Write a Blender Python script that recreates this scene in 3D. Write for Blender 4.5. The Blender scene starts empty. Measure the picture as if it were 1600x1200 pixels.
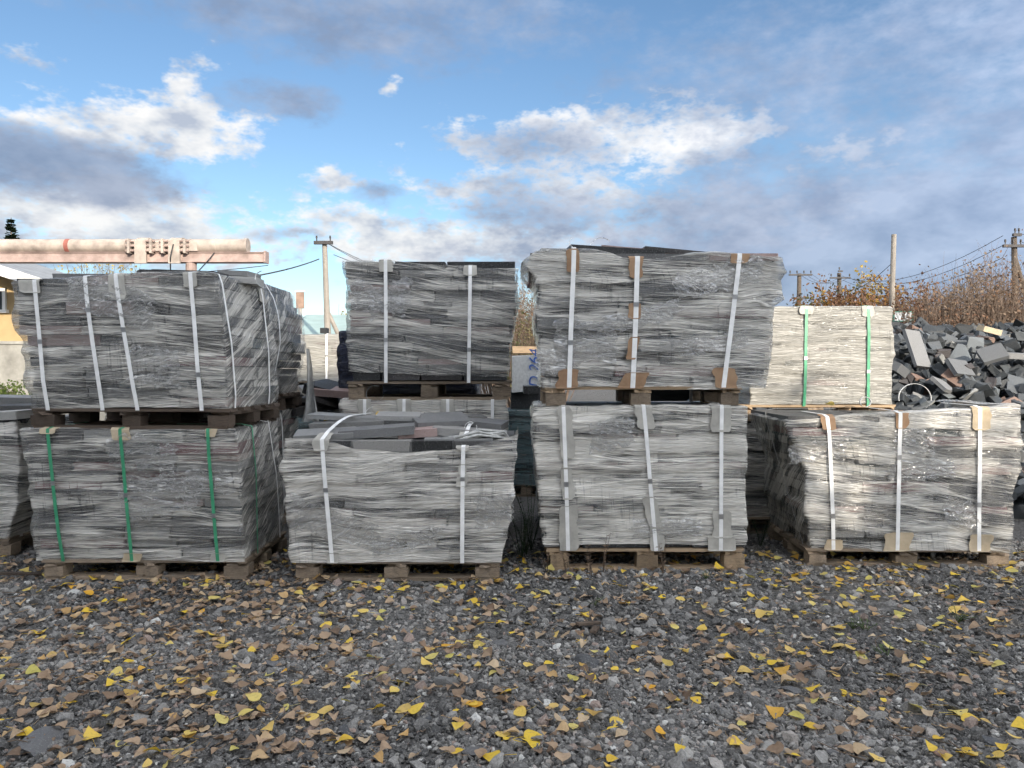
import bpy, bmesh, math, random
import numpy as np
from mathutils import Vector, Matrix, Euler

random.seed(7)
rng = np.random.default_rng(11)
R = math.radians
SC = bpy.context.scene
COL = SC.collection

# ------------------------------------------------------------------ camera
F, CX, HY, CAMZ = 1200.0, 800.0, 580.0, 1.245        # focal length in photo pixels, horizon row, eye height
def px(x, Y): return (x - CX) / F * Y
def pz(y, Y): return CAMZ - (y - HY) / F * Y
cam_data = bpy.data.cameras.new('camera')
cam = bpy.data.objects.new('camera', cam_data)
COL.objects.link(cam)
cam.location = (0, 0, CAMZ)
cam.rotation_euler = (R(90) - math.atan(20 / F), 0, 0)
cam_data.sensor_width = 36.0
cam_data.lens = 36.0 * F / 1600.0
cam_data.clip_start = 0.05
cam_data.clip_end = 6000
SC.camera = cam

# ------------------------------------------------------------------ sun, sky, exposure
SUN_DIR = Vector((0.42, -1.0, 0.345)).normalized()      # towards the sun: low, behind the camera and to its right
SUN_EL = math.asin(SUN_DIR.z)
SUN_AZ = math.atan2(SUN_DIR.x, SUN_DIR.y)
sun_data = bpy.data.lights.new('sun', 'SUN')
sun_data.energy = 2.0
sun_data.angle = R(0.6)
sun_data.color = (1.0, 0.90, 0.76)
sun = bpy.data.objects.new('sun', sun_data)
COL.objects.link(sun)
sun.rotation_euler = SUN_DIR.to_track_quat('Z', 'Y').to_euler()

SKY_STRENGTH = 0.050
SC.view_settings.view_transform = 'Standard'
SC.view_settings.look = 'None'
SC.view_settings.gamma = 1.0
SC.view_settings.exposure = 1.7
SC.view_settings.use_curve_mapping = False

CY = SC.cycles
CY.max_bounces = 6; CY.diffuse_bounces = 2; CY.glossy_bounces = 2; CY.transmission_bounces = 2; CY.transparent_max_bounces = 10
CY.use_denoising = True
CY.use_adaptive_sampling = True; CY.adaptive_threshold = 0.03
CY.caustics_reflective = False; CY.caustics_refractive = False

class NT:
    """small helper round a node tree"""
    def __init__(self, tree):
        self.t = tree
        self.L = tree.links
    def n(self, kind, **kw):
        nd = self.t.nodes.new(kind)
        for k, v in kw.items():
            setattr(nd, k, v)
        return nd
    def put(self, sock, v):
        if hasattr(v, 'is_output') or isinstance(v, bpy.types.NodeSocket):
            self.L.new(v, sock)
        elif v is not None:
            try:
                sock.default_value = v
            except Exception:
                sock.default_value = tuple(v) + (1.0,)
    def math(self, op, a, b=None, c=None, clamp=False):
        nd = self.n('ShaderNodeMath', operation=op, use_clamp=clamp)
        for i, v in enumerate((a, b, c)):
            if v is not None:
                self.put(nd.inputs[i], v)
        return nd.outputs[0]
    def vmath(self, op, a, b=None, c=None):
        nd = self.n('ShaderNodeVectorMath', operation=op)
        for i, v in enumerate((a, b, c)):
            if v is not None:
                self.put(nd.inputs[i], v)
        return nd.outputs['Value'] if op in ('LENGTH', 'DOT_PRODUCT', 'DISTANCE') else nd.outputs[0]
    def noise(self, vec, scale, detail=4, rough=0.5, dist=0.0, dim='3D'):
        nd = self.n('ShaderNodeTexNoise', noise_dimensions=dim)
        if vec is not None: self.L.new(vec, nd.inputs['Vector'])
        nd.inputs['Scale'].default_value = scale
        nd.inputs['Detail'].default_value = detail
        nd.inputs['Roughness'].default_value = rough
        nd.inputs['Distortion'].default_value = dist
        return nd.outputs['Fac']
    def ramp(self, fac, stops, interp='LINEAR'):
        nd = self.n('ShaderNodeValToRGB')
        cr = nd.color_ramp
        cr.interpolation = interp
        while len(cr.elements) < len(stops):
            cr.elements.new(0.5)
        for e, (p, c) in zip(cr.elements, stops):
            e.position = p
            e.color = (tuple(c) + (1.0,))[:4] if hasattr(c, '__len__') else (c, c, c, 1)
        self.put(nd.inputs[0], fac)
        return nd.outputs[0]
    def maprange(self, v, a, b, c=0.0, d=1.0, smooth=False):
        nd = self.n('ShaderNodeMapRange')
        nd.interpolation_type = 'SMOOTHSTEP' if smooth else 'LINEAR'
        self.put(nd.inputs[0], v)
        for i, q in enumerate((a, b, c, d)):
            self.put(nd.inputs[1 + i], q)
        return nd.outputs[0]
    def mix(self, fac, a, b, blend='MIX'):
        nd = self.n('ShaderNodeMix', data_type='RGBA', blend_type=blend)
        self.put(nd.inputs[0], fac); self.put(nd.inputs[6], a); self.put(nd.inputs[7], b)
        return nd.outputs[2]
    def mapping(self, vec, scale=(1, 1, 1), loc=(0, 0, 0), rot=(0, 0, 0)):
        nd = self.n('ShaderNodeMapping')
        self.L.new(vec, nd.inputs[0])
        nd.inputs['Scale'].default_value = scale
        nd.inputs['Location'].default_value = loc
        nd.inputs['Rotation'].default_value = rot
        return nd.outputs[0]

def build_sky():
    w = bpy.data.worlds.new('World')
    SC.world = w
    w.use_nodes = True
    w.cycles.sampling_method = 'MANUAL'; w.cycles.sample_map_resolution = 256
    w.node_tree.nodes.clear()
    t = NT(w.node_tree)
    out = t.n('ShaderNodeOutputWorld')
    bg = t.n('ShaderNodeBackground')
    bg.inputs[1].default_value = SKY_STRENGTH
    t.L.new(bg.outputs[0], out.inputs[0])
    sky = t.n('ShaderNodeTexSky', sky_type='NISHITA')
    sky.sun_disc = False
    sky.sun_elevation = SUN_EL
    sky.sun_rotation = SUN_AZ
    sky.altitude = 100
    sky.air_density = 1.0
    sky.dust_density = 0.0
    sky.ozone_density = 2.2
    tc = t.n('ShaderNodeTexCoord')
    d = tc.outputs['Generated']
    sep = t.n('ShaderNodeSeparateXYZ'); t.L.new(d, sep.inputs[0])
    az = t.math('ARCTAN2', sep.outputs[0], sep.outputs[1])
    el = t.math('ARCSINE', sep.outputs[2])
    cmb = t.n('ShaderNodeCombineXYZ'); t.put(cmb.inputs[0], az); t.put(cmb.inputs[1], el)
    P0 = cmb.outputs[0]
    dirs = t.mapping(d, scale=(1, 1, 1.9))
    warp = t.n('ShaderNodeTexNoise'); t.L.new(dirs, warp.inputs['Vector'])
    warp.inputs['Scale'].default_value = 7; warp.inputs['Detail'].default_value = 3
    wv = t.vmath('SUBTRACT', warp.outputs['Color'], (0.5, 0.5, 0.5))
    wv = t.vmath('MULTIPLY', wv, (0.13, 0.07, 0))
    P = t.vmath('ADD', P0, wv)
    fb = t.noise(dirs, 10, 5, 0.62)
    fine = t.noise(dirs, 40, 3, 0.6)
    big = t.noise(t.mapping(d, scale=(1, 1, 2.4), loc=(3.1, 7.7, 1.9)), 2.6, 4, 0.55)

    def blobs(lst):
        acc = None
        for (bx, by, rx, ry, wt) in lst:
            a = math.atan2(bx - CX, F)
            e = math.atan2(HY - by, math.hypot(F, bx - CX))
            q = t.vmath('SUBTRACT', P, (a, e, 0))
            q = t.vmath('MULTIPLY', q, (F / rx, F / ry, 0))
            ln = t.vmath('DOT_PRODUCT', q, q)
            v = t.math('MULTIPLY_ADD', ln, -wt * 0.6, wt)
            acc = v if acc is None else t.math('MAXIMUM', acc, v)
        return t.math('MAXIMUM', acc, -0.15)
    white = blobs([(215, 200, 190, 50, 1.0), (335, 190, 45, 75, .85), (505, 293, 45, 24, .9), (610, 288, 55, 16, .6), (760, 178, 30, 10, .6),
                   (630, 140, 16, 20, .6), (65, 93, 60, 14, .6), (1040, 215, 150, 55, 1.1), (890, 215, 130, 40, .8),
                   (740, 250, 80, 50, .65), (880, 275, 240, 75, .78), (720, 312, 80, 30, .75), (200, 350, 460, 62, .95), (700, 385, 330, 40, 1.0),
                   (1000, 370, 300, 60, .8), (1330, 250, 130, 36, .6), (1190, 330, 190, 50, .65), (980, 320, 200, 50, .7), (5, 190, 25, 10, .7)])
    grey = blobs([(40, 262, 200, 50, .95), (200, 285, 110, 28, .75), (460, 160, 85, 32, .6), (850, 240, 150, 40, .6), (850, 330, 130, 60, .7), (1380, 390, 520, 160, 1.0),
                  (1000, 420, 420, 60, .6), (520, 15, 420, 70, .62), (1280, 130, 360, 110, .52), (1580, 60, 240, 180, .58),
                  (430, 362, 55, 20, .6), (570, 312, 34, 18, .55), (1520, 260, 300, 130, .68), (1225, 195, 40, 32, .45), (60, 405, 260, 45, .55), (1150, 270, 130, 60, .6)])
    # the sky outside the frame carries denser white cloud, added for neutral fill light
    aa = t.math('ABSOLUTE', az)
    outside = t.math('MAXIMUM', t.maprange(aa, .60, .85, 0, 1, True), t.maprange(el, .46, .68, 0, 1, True))
    gen = t.maprange(big, .32, .52, -.2, 1.0)
    white = t.math('ADD', white, t.math('MULTIPLY', gen, outside))
    gen2 = t.maprange(t.noise(t.mapping(d, scale=(1, 1, 2.4), loc=(9.1, 2.7, 5.9)), 2.2, 4, 0.55), .58, .78, -.2, .8)
    grey = t.math('ADD', grey, t.math('MULTIPLY', gen2, outside))
    n1 = t.math('MULTIPLY_ADD', fb, 1.5, -0.75)
    n2 = t.math('MULTIPLY_ADD', fine, .7, -.35)
    nn = t.math('ADD', n1, n2)
    wm = t.maprange(t.math('ADD', white, t.math('MULTIPLY', nn, 1.35)), .30, .95, 0, 1, True)
    gm = t.maprange(t.math('ADD', grey, t.math('MULTIPLY', nn, .6)), .06, .85, 0, .92, True)
    k = 1.0 / SKY_STRENGTH
    fb2 = t.noise(t.mapping(dirs, loc=(0.02, 0, -0.05)), 12, 4, .6)
    wcol = t.ramp(fb2, [(.34, (.145*k, .16*k, .19*k)), (.46, (.235*k, .24*k, .247*k)), (.58, (.295*k, .29*k, .283*k))])
    gcol = t.ramp(fb2, [(.35, (.072*k, .093*k, .135*k)), (.65, (.112*k, .134*k, .178*k))])
    hsv = t.n('ShaderNodeHueSaturation')
    hsv.inputs['Saturation'].default_value = 1.06
    hsv.inputs['Value'].default_value = 1.0
    t.L.new(sky.outputs[0], hsv.inputs['Color'])
    # cloud scatters forward: brighter towards the sun, strengthened there to fill the shade
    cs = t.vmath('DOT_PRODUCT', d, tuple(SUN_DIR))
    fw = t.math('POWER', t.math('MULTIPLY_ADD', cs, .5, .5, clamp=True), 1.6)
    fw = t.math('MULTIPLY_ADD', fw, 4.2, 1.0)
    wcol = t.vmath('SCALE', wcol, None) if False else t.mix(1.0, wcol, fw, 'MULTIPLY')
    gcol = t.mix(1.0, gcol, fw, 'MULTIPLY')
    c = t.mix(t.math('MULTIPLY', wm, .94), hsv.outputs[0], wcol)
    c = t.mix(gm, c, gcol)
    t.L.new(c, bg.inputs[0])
build_sky()

# ------------------------------------------------------------------ helpers
def tag(o, label=None, cat=None, group=None, kind=None):
    if label: o['label'] = label
    if cat: o['category'] = cat
    if group: o['group'] = group
    if kind: o['kind'] = kind
    return o

def empty(name, loc=(0, 0, 0), rz=0.0):
    o = bpy.data.objects.new(name, None)
    o.empty_display_size = 0.1
    o.location = loc
    o.rotation_euler = (0, 0, rz)
    COL.objects.link(o)
    return o

def link(name, me, mat=None, parent=None, loc=None, rot=None, scale=None):
    o = bpy.data.objects.new(name, me)
    COL.objects.link(o)
    if mat is not None and not me.materials:
        me.materials.append(mat)
    if parent is not None: o.parent = parent
    if loc is not None: o.location = loc
    if rot is not None: o.rotation_euler = rot
    if scale is not None: o.scale = scale
    return o

def np_mesh(name, verts, faces, smooth=False, uv=None, attrs=None):
    verts = np.asarray(verts, dtype=np.float32)
    faces = np.asarray(faces, dtype=np.int32)
    k = faces.shape[1]
    me = bpy.data.meshes.new(name)
    me.vertices.add(len(verts)); me.vertices.foreach_set('co', verts.ravel())
    me.loops.add(faces.size); me.loops.foreach_set('vertex_index', faces.ravel())
    me.polygons.add(len(faces))
    me.polygons.foreach_set('loop_start', np.arange(0, faces.size, k, dtype=np.int32))
    me.polygons.foreach_set('use_smooth', np.full(len(faces), smooth, dtype=bool))
    if uv is not None:
        l = me.uv_layers.new(name='UVMap')
        l.data.foreach_set('uv', np.asarray(uv, np.float32)[faces.ravel()].ravel())
    if attrs:
        for an, av in attrs.items():
            a = me.attributes.new(an, 'FLOAT', 'POINT')
            a.data.foreach_set('value', np.asarray(av, np.float32))
    me.update(calc_edges=True)
    me.validate()
    return me

def pymesh(name, verts, faces, smooth=False):
    me = bpy.data.meshes.new(name)
    me.from_pydata([tuple(v) for v in verts], [], [tuple(f) for f in faces])
    if smooth:
        me.polygons.foreach_set('use_smooth', [True] * len(me.polygons))
    me.update()
    return me

class MB:
    def __init__(self): self.v = []; self.f = []
    def box(self, x0, x1, y0, y1, z0, z1, M=None, taper=0.0):
        b = len(self.v)
        c = [(x0, y0, z0), (x1, y0, z0), (x1, y1, z0), (x0, y1, z0), (x0 + taper, y0 + taper, z1), (x1 - taper, y0 + taper, z1), (x1 - taper, y1 - taper, z1), (x0 + taper, y1 - taper, z1)]
        if M is not None: c = [tuple(M @ Vector(q)) for q in c]
        self.v += c
        self.f += [(b, b+3, b+2, b+1), (b+4, b+5, b+6, b+7), (b, b+1, b+5, b+4), (b+1, b+2, b+6, b+5), (b+2, b+3, b+7, b+6), (b+3, b, b+4, b+7)]
        return self
    def tube(self, pts, r, seg=6, r2=None, cap=True):
        pts = [Vector(p) for p in pts]
        b = len(self.v); n = len(pts)
        for i, p in enumerate(pts):
            d = (pts[min(i+1, n-1)] - pts[max(i-1, 0)])
            d = d.normalized() if d.length > 1e-9 else Vector((0, 0, 1))
            up = Vector((0, 0, 1)) if abs(d.z) < .9 else Vector((1, 0, 0))
            s = d.cross(up).normalized(); u = s.cross(d)
            rr = r if r2 is None else r + (r2 - r) * i / max(1, n - 1)
            for k in range(seg):
                a = 2 * math.pi * k / seg
                self.v.append(tuple(p + s * math.cos(a) * rr + u * math.sin(a) * rr))
        for i in range(n - 1):
            for k in range(seg):
                a, c = b + i*seg + k, b + i*seg + (k+1) % seg
                self.f.append((a, c, c + seg, a + seg))
        if cap:
            self.f.append(tuple(b + k for k in reversed(range(seg))))
            self.f.append(tuple(b + (n-1)*seg + k for k in range(seg)))
        return self
    def quad(self, a, b, c, d):
        n = len(self.v); self.v += [tuple(a), tuple(b), tuple(c), tuple(d)]; self.f.append((n, n+1, n+2, n+3)); return self
    def build(self, name, mat, parent=None, loc=None, rot=None, smooth=False):
        return link(name, pymesh(name, self.v, self.f, smooth), mat, parent, loc, rot)

TAB = np.random.default_rng(3).random((256, 256))
def vnoise(x, y, seed=0):
    x = np.asarray(x, float) + seed * 17.31; y = np.asarray(y, float) + seed * 9.77
    xi = np.floor(x).astype(int); yi = np.floor(y).astype(int)
    fx = x - xi; fy = y - yi
    fx = fx*fx*(3-2*fx); fy = fy*fy*(3-2*fy)
    a = TAB[xi & 255, yi & 255]; b = TAB[(xi+1) & 255, yi & 255]
    c = TAB[xi & 255, (yi+1) & 255]; d = TAB[(xi+1) & 255, (yi+1) & 255]
    return (a*(1-fx) + b*fx)*(1-fy) + (c*(1-fx) + d*fx)*fy
def fbm(x, y, seed=0, oct=3):
    s = 0; a = .5; t = 0
    for i in range(oct):
        s = s + a * vnoise(x * 2**i, y * 2**i, seed + i*5); t += a; a *= .5
    return s / t

# ------------------------------------------------------------------ materials
def mat(name):
    m = bpy.data.materials.new(name)
    m.use_nodes = True
    m.node_tree.nodes.clear()
    t = NT(m.node_tree)
    out = t.n('ShaderNodeOutputMaterial')
    return m, t, out
def pbsdf(t, out=None, col=None, rough=.6, spec=.5, metal=0.0, normal=None):
    b = t.n('ShaderNodeBsdfPrincipled')
    if col is not None: t.put(b.inputs['Base Color'], col)
    t.put(b.inputs['Roughness'], rough)
    t.put(b.inputs['Specular IOR Level'], spec)
    b.inputs['Metallic'].default_value = metal
    if normal is not None: t.L.new(normal, b.inputs['Normal'])
    if out is not None: t.L.new(b.outputs[0], out.inputs[0])
    return b
def bump(t, h, strength=.3, dist=.01):
    b = t.n('ShaderNodeBump')
    b.inputs['Strength'].default_value = strength
    b.inputs['Distance'].default_value = dist
    t.L.new(h, b.inputs['Height'])
    return b.outputs[0]

def wood_mat(name, dark, light):
    m, t, out = mat(name)
    tc = t.n('ShaderNodeTexCoord'); oi = t.n('ShaderNodeObjectInfo')
    v = t.vmath('ADD', tc.outputs['Object'], t.vmath('SCALE', oi.outputs['Location'], None) if False else oi.outputs['Location'])
    g = t.noise(t.mapping(v, scale=(2.5, 45, 45)), 1.0, 5, .6, 1.2)
    st = t.noise(v, 5, 4, .6)
    c = t.ramp(g, [(.3, dark), (.7, light)])
    var = t.maprange(oi.outputs['Random'], 0, 1, .65, 1.25)
    c = t.mix(1.0, c, t.n('ShaderNodeCombineColor').outputs[0], 'MULTIPLY') if False else c
    vv = t.n('ShaderNodeHueSaturation'); t.L.new(c, vv.inputs['Color']); t.L.new(var, vv.inputs['Value'])
    c = t.mix(t.maprange(st, .5, .75, 0, .55), vv.outputs[0], (.07, .06, .05))
    pbsdf(t, out, c, .8, .25, normal=bump(t, g, .35, .004))
    return m
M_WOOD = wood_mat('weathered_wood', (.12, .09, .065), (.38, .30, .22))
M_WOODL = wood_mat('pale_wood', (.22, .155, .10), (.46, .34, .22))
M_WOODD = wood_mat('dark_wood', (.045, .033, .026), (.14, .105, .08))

def stone_mat(name, ramp, sp=.35):
    m, t, out = mat(name)
    oi = t.n('ShaderNodeObjectInfo')
    v = t.n('ShaderNodeNewGeometry').outputs['Position']
    base = t.ramp(oi.outputs['Random'], ramp, 'CONSTANT')
    spk = t.noise(v, 160, 2, .7)
    c = t.mix(t.maprange(spk, .55, .72, 0, sp), base, (.5, .5, .5))
    c = t.mix(t.maprange(spk, .25, .42, .5, 0), c, (.02, .022, .025))
    big = t.noise(v, 4, 4, .6)
    c = t.mix(t.maprange(big, .4, .7, 0, .35), c, t.mix(.5, base, (.16, .155, .15)))
    pbsdf(t, out, c, t.maprange(big, .3, .7, .45, .75), .4, normal=bump(t, spk, .3, .003))
    return m
DARKS = [(0, (.014, .015, .016)), (.26, (.07, .07, .07)), (.44, (.16, .157, .15)), (.58, (.035, .031, .030)), (.70, (.30, .29, .275)), (.79, (.20, .075, .075)), (.85, (.40, .285, .26)), (.92, (.02, .04, .042))]
M_SLAB = stone_mat('granite_slab', DARKS)
M_SLABL = stone_mat('sawn_grey_slab', [(0, (.17, .17, .17)), (.2, (.24, .24, .235)), (.6, (.32, .315, .305)), (.85, (.42, .41, .39))], .2)
M_SLABM = stone_mat('dusty_grey_slab', [(0, (.12, .125, .13)), (.5, (.19, .19, .19))], .2)
M_RUB = stone_mat('rubble_stone', [(0, (.024, .029, .033)), (.32, (.045, .053, .060)), (.56, (.075, .085, .095)), (.70, (.045, .038, .038)), (.79, (.13, .145, .155)), (.90, (.23, .23, .22)), (.96, (.20, .13, .10))], .15)

M_CORE = stone_mat('inner_stone', [(0, (.04, .04, .042)), (.5, (.05, .05, .05))], .1)

def film_mat(name, tint=(.80, .80, .79), bias=0.0, clear=(.94, .95, .95), rough=.24, sheen=.07, seed=0.0, lo=.02):
    m, t, out = mat(name)
    uv = t.n('ShaderNodeUVMap').outputs[0]
    wn = t.n('ShaderNodeTexNoise'); t.L.new(uv, wn.inputs['Vector']); wn.inputs['Scale'].default_value = 2.2; wn.inputs['Detail'].default_value = 1; wn.noise_dimensions = '2D'
    wv = t.vmath('MULTIPLY', t.vmath('SUBTRACT', wn.outputs['Color'], (.5, .5, .5)), (0, .008, 0))
    p = t.vmath('ADD', uv, wv)
    def ridge(rot, sx, sy, k, pw, det=1):
        n = t.noise(t.mapping(p, scale=(sx, sy, 1), loc=(seed + k, seed*2 + k*3, 0), rot=(0, 0, 0)), 1, det, .55, dim='2D')
        if rot is not None: pass
        return t.maprange(t.math('ABSOLUTE', t.math('SUBTRACT', n, .5)), 0, pw, 1, 0), n
    # taut creases: thin lines, three sets at slightly different slants
    sep = t.n('ShaderNodeSeparateXYZ'); t.L.new(p, sep.inputs[0])
    def slant(k):
        c_ = t.n('ShaderNodeCombineXYZ'); t.L.new(sep.outputs[0], c_.inputs[0])
        t.put(c_.inputs[1], t.math('MULTIPLY_ADD', sep.outputs[0], k, sep.outputs[1])); return c_.outputs[0]
    p0 = p
    p = slant(.03); l1, na = ridge(None, .6, 50, 1, .040)
    p = slant(-.10); l2, nb_ = ridge(None, .5, 36, 5, .030)
    p = slant(.13); l3, nc_ = ridge(None, .5, 40, 9, .028)
    p = p0
    f = t.noise(t.mapping(p, scale=(3.5, 190, 1), loc=(seed+9, seed*2, seed)), 1, 2, .6, dim='2D')
    pat = t.noise(t.mapping(uv, scale=(1.5, 11, 1), loc=(seed+2, seed*5, seed)), 1, 3, .62, dim='2D')
    pat2 = t.noise(t.mapping(uv, scale=(2.2, 3, 1), loc=(seed+12, seed*5, seed)), 1, 2, .5, dim='2D')
    h = t.math('ADD', t.math('ADD', t.math('MULTIPLY', l1, .55), t.math('MULTIPLY', l2, .5)), t.math('ADD', t.math('MULTIPLY', l3, .5), t.math('MULTIPLY', f, .7)))
    lines = t.math('ADD', t.math('MULTIPLY', l1, .5), t.math('ADD', t.math('MULTIPLY', t.math('MULTIPLY', l2, t.maprange(pat2, .40, .60)), .6), t.math('MULTIPLY', t.math('MULTIPLY', l3, t.maprange(pat2, .60, .40)), .55)))
    drip = t.noise(t.mapping(uv, scale=(55, 4, 1), loc=(seed, seed, 0)), 1, 2, .6, dim='2D')
    dr = t.math('MULTIPLY', t.maprange(drip, .56, .68, 0, .22, True), t.maprange(pat2, .55, .66, 0, 1, True))
    mask = t.math('MULTIPLY_ADD', pat, 2.7, -1.35 + .33 + bias*3.6)
    mask = t.math('ADD', mask, t.n('ShaderNodeAttribute', attribute_name='cling').outputs['Fac'])
    mask = t.math('ADD', mask, t.math('MULTIPLY_ADD', f, 1.35, -.675))
    mask = t.math('ADD', t.math('MINIMUM', t.math('MAXIMUM', mask, lo), .66 + bias), lines)
    mask = t.math('SUBTRACT', mask, dr, clamp=True)
    mask = t.math('MINIMUM', mask, .93)
    nb = t.n('ShaderNodeBump'); nb.inputs['Strength'].default_value = .8; nb.inputs['Distance'].default_value = .010; t.L.new(h, nb.inputs['Height'])
    trans = t.n('ShaderNodeBsdfTransparent'); trans.inputs[0].default_value = clear + (1,)
    gl = t.n('ShaderNodeBsdfGlossy'); gl.inputs['Roughness'].default_value = .16; gl.inputs[0].default_value = (.9, .9, .9, 1); t.L.new(nb.outputs[0], gl.inputs['Normal'])
    lw = t.n('ShaderNodeLayerWeight'); lw.inputs[0].default_value = .35
    mx = t.n('ShaderNodeMixShader'); t.put(mx.inputs[0], t.math('MULTIPLY_ADD', lw.outputs['Fresnel'], .4, sheen, clamp=True))
    t.L.new(trans.outputs[0], mx.inputs[1]); t.L.new(gl.outputs[0], mx.inputs[2])
    pr = pbsdf(t, None, tint, rough, .55, normal=nb.outputs[0])
    m2 = t.n('ShaderNodeMixShader'); t.put(m2.inputs[0], mask)
    t.L.new(mx.outputs[0], m2.inputs[1]); t.L.new(pr.outputs[0], m2.inputs[2])
    t.L.new(m2.outputs[0], out.inputs[0])
    return m

def plain_mat(name, col, rough=.6, spec=.4, var=.12, scale=8, metal=0.0, bmp=.1):
    m, t, out = mat(name)
    tc = t.n('ShaderNodeTexCoord')
    n = t.noise(tc.outputs['Object'], scale, 5, .6)
    d = tuple(c * (1 - var * 2) for c in col); l = tuple(min(1, c * (1 + var)) for c in col)
    c = t.ramp(n, [(.3, d), (.7, l)])
    pbsdf(t, out, c, rough, spec, metal, bump(t, n, bmp, .01))
    return m
M_STRAPW = plain_mat('white_strap', (.92, .915, .90), .4, .5, .08, 14)
M_STRAPG = plain_mat('green_strap', (.06, .32, .17), .35, .5, .12, 14)
M_STRAPD = plain_mat('grey_thin_strap', (.35, .35, .35), .4, .5, .1, 14)
M_SEAL = plain_mat('steel_seal', (.45, .45, .46), .35, .6, .15, 20, .8)
def card_mat(name, a, b):
    m, t, out = mat(name)
    tc = t.n('ShaderNodeTexCoord'); oi = t.n('ShaderNodeObjectInfo')
    v = t.vmath('ADD', tc.outputs['Object'], oi.outputs['Location'])
    n = t.noise(v, 9, 5, .65)
    cor = t.noise(t.mapping(v, scale=(220, 4, 4)), 1, 1, .5)
    c = t.ramp(n, [(.3, a), (.7, b)])
    pbsdf(t, out, c, .85, .2, normal=bump(t, t.math('ADD', n, t.math('MULTIPLY', cor, .4)), .35, .004))
    return m
M_CARD = card_mat('brown_cardboard', (.27, .165, .10), (.42, .28, .175))
M_CARDG = card_mat('bleached_cardboard', (.33, .315, .285), (.55, .53, .48))
M_CARDT = card_mat('tan_cardboard', (.40, .32, .22), (.60, .50, .36))
M_FILMS = dict(
    dark=film_mat('grey_stretch_film', (.85, .815, .745), -.045, seed=1.3),
    mid=film_mat('silver_stretch_film', (.88, .845, .775), -.005, seed=5.1),
    pale=film_mat('pale_stretch_film', (.92, .88, .80), .06, seed=8.7),
    pale2=film_mat('cloudy_stretch_film', (.91, .87, .80), .05, seed=3.9),
    warm=film_mat('cream_stretch_film', (.46, .445, .405), .14, rough=.30, seed=12.4, lo=.30),
    navy=film_mat('navy_stretch_film', (.018, .026, .06), .3, seed=15.2),
    teal=film_mat('dark_teal_film', (.10, .16, .17), .1, seed=18.2),
)

def flap_mat():
    m, t, out = mat('loose_clear_film')
    uv = t.n('ShaderNodeUVMap').outputs[0]
    n = t.noise(t.mapping(uv, scale=(7, 32, 1)), 1, 3, .6, .6, dim='2D')
    n2 = t.noise(uv, 14, 3, .6, 1.0, dim='2D')
    rg = t.math('MAXIMUM', t.maprange(t.math('ABSOLUTE', t.math('SUBTRACT', n, .5)), 0, .035, 1, 0), t.maprange(t.math('ABSOLUTE', t.math('SUBTRACT', n2, .5)), 0, .02, .9, 0))
    nb = bump(t, t.math('ADD', rg, n), .9, .012)
    tr = t.n('ShaderNodeBsdfTransparent'); tr.inputs[0].default_value = (.96, .96, .96, 1)
    gl = t.n('ShaderNodeBsdfGlossy'); gl.inputs['Roughness'].default_value = .1; t.L.new(nb, gl.inputs['Normal'])
    m1 = t.n('ShaderNodeMixShader'); m1.inputs[0].default_value = .22; t.L.new(tr.outputs[0], m1.inputs[1]); t.L.new(gl.outputs[0], m1.inputs[2])
    pr = pbsdf(t, None, (.9, .88, .84), .2, .6, normal=nb)
    m2 = t.n('ShaderNodeMixShader'); t.put(m2.inputs[0], t.math('MULTIPLY_ADD', rg, .55, .05))
    t.L.new(m1.outputs[0], m2.inputs[1]); t.L.new(pr.outputs[0], m2.inputs[2]); t.L.new(m2.outputs[0], out.inputs[0])
    return m
M_FLAP = flap_mat()

# ------------------------------------------------------------------ ground
def build_ground():
    m, t, out = mat('dark_gravel_ground')
    tc = t.n('ShaderNodeTexCoord'); v = tc.outputs['Object']
    vo = t.n('ShaderNodeTexVoronoi'); vo.inputs['Scale'].default_value = 55; t.L.new(v, vo.inputs['Vector'])
    n = t.noise(v, 30, 6, .65); b = t.noise(v, .8, 4, .6)
    c = t.ramp(n, [(.3, (.06, .059, .057)), (.55, (.14, .137, .132)), (.75, (.26, .252, .24))])
    c = t.mix(t.maprange(b, .45, .7, 0, .5), c, (.10, .085, .07))
    h = t.math('ADD', t.math('MULTIPLY', vo.outputs['Distance'], -1), n)
    pbsdf(t, out, c, .85, .3, normal=bump(t, h, .9, .02))
    xs = [-2500, -60, -12, 12, 60, 2500]; ys = [-2500, -60, 0, 12, 60, 2500]
    V = [(x, y, 0) for y in ys for x in xs]
    Fc = [(j*6+i, j*6+i+1, (j+1)*6+i+1, (j+1)*6+i) for j in range(5) for i in range(5)]
    o = link('ground', pymesh('ground', V, Fc), m)
    tag(o, 'dark gravel yard ground', kind='structure')
build_ground()

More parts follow.
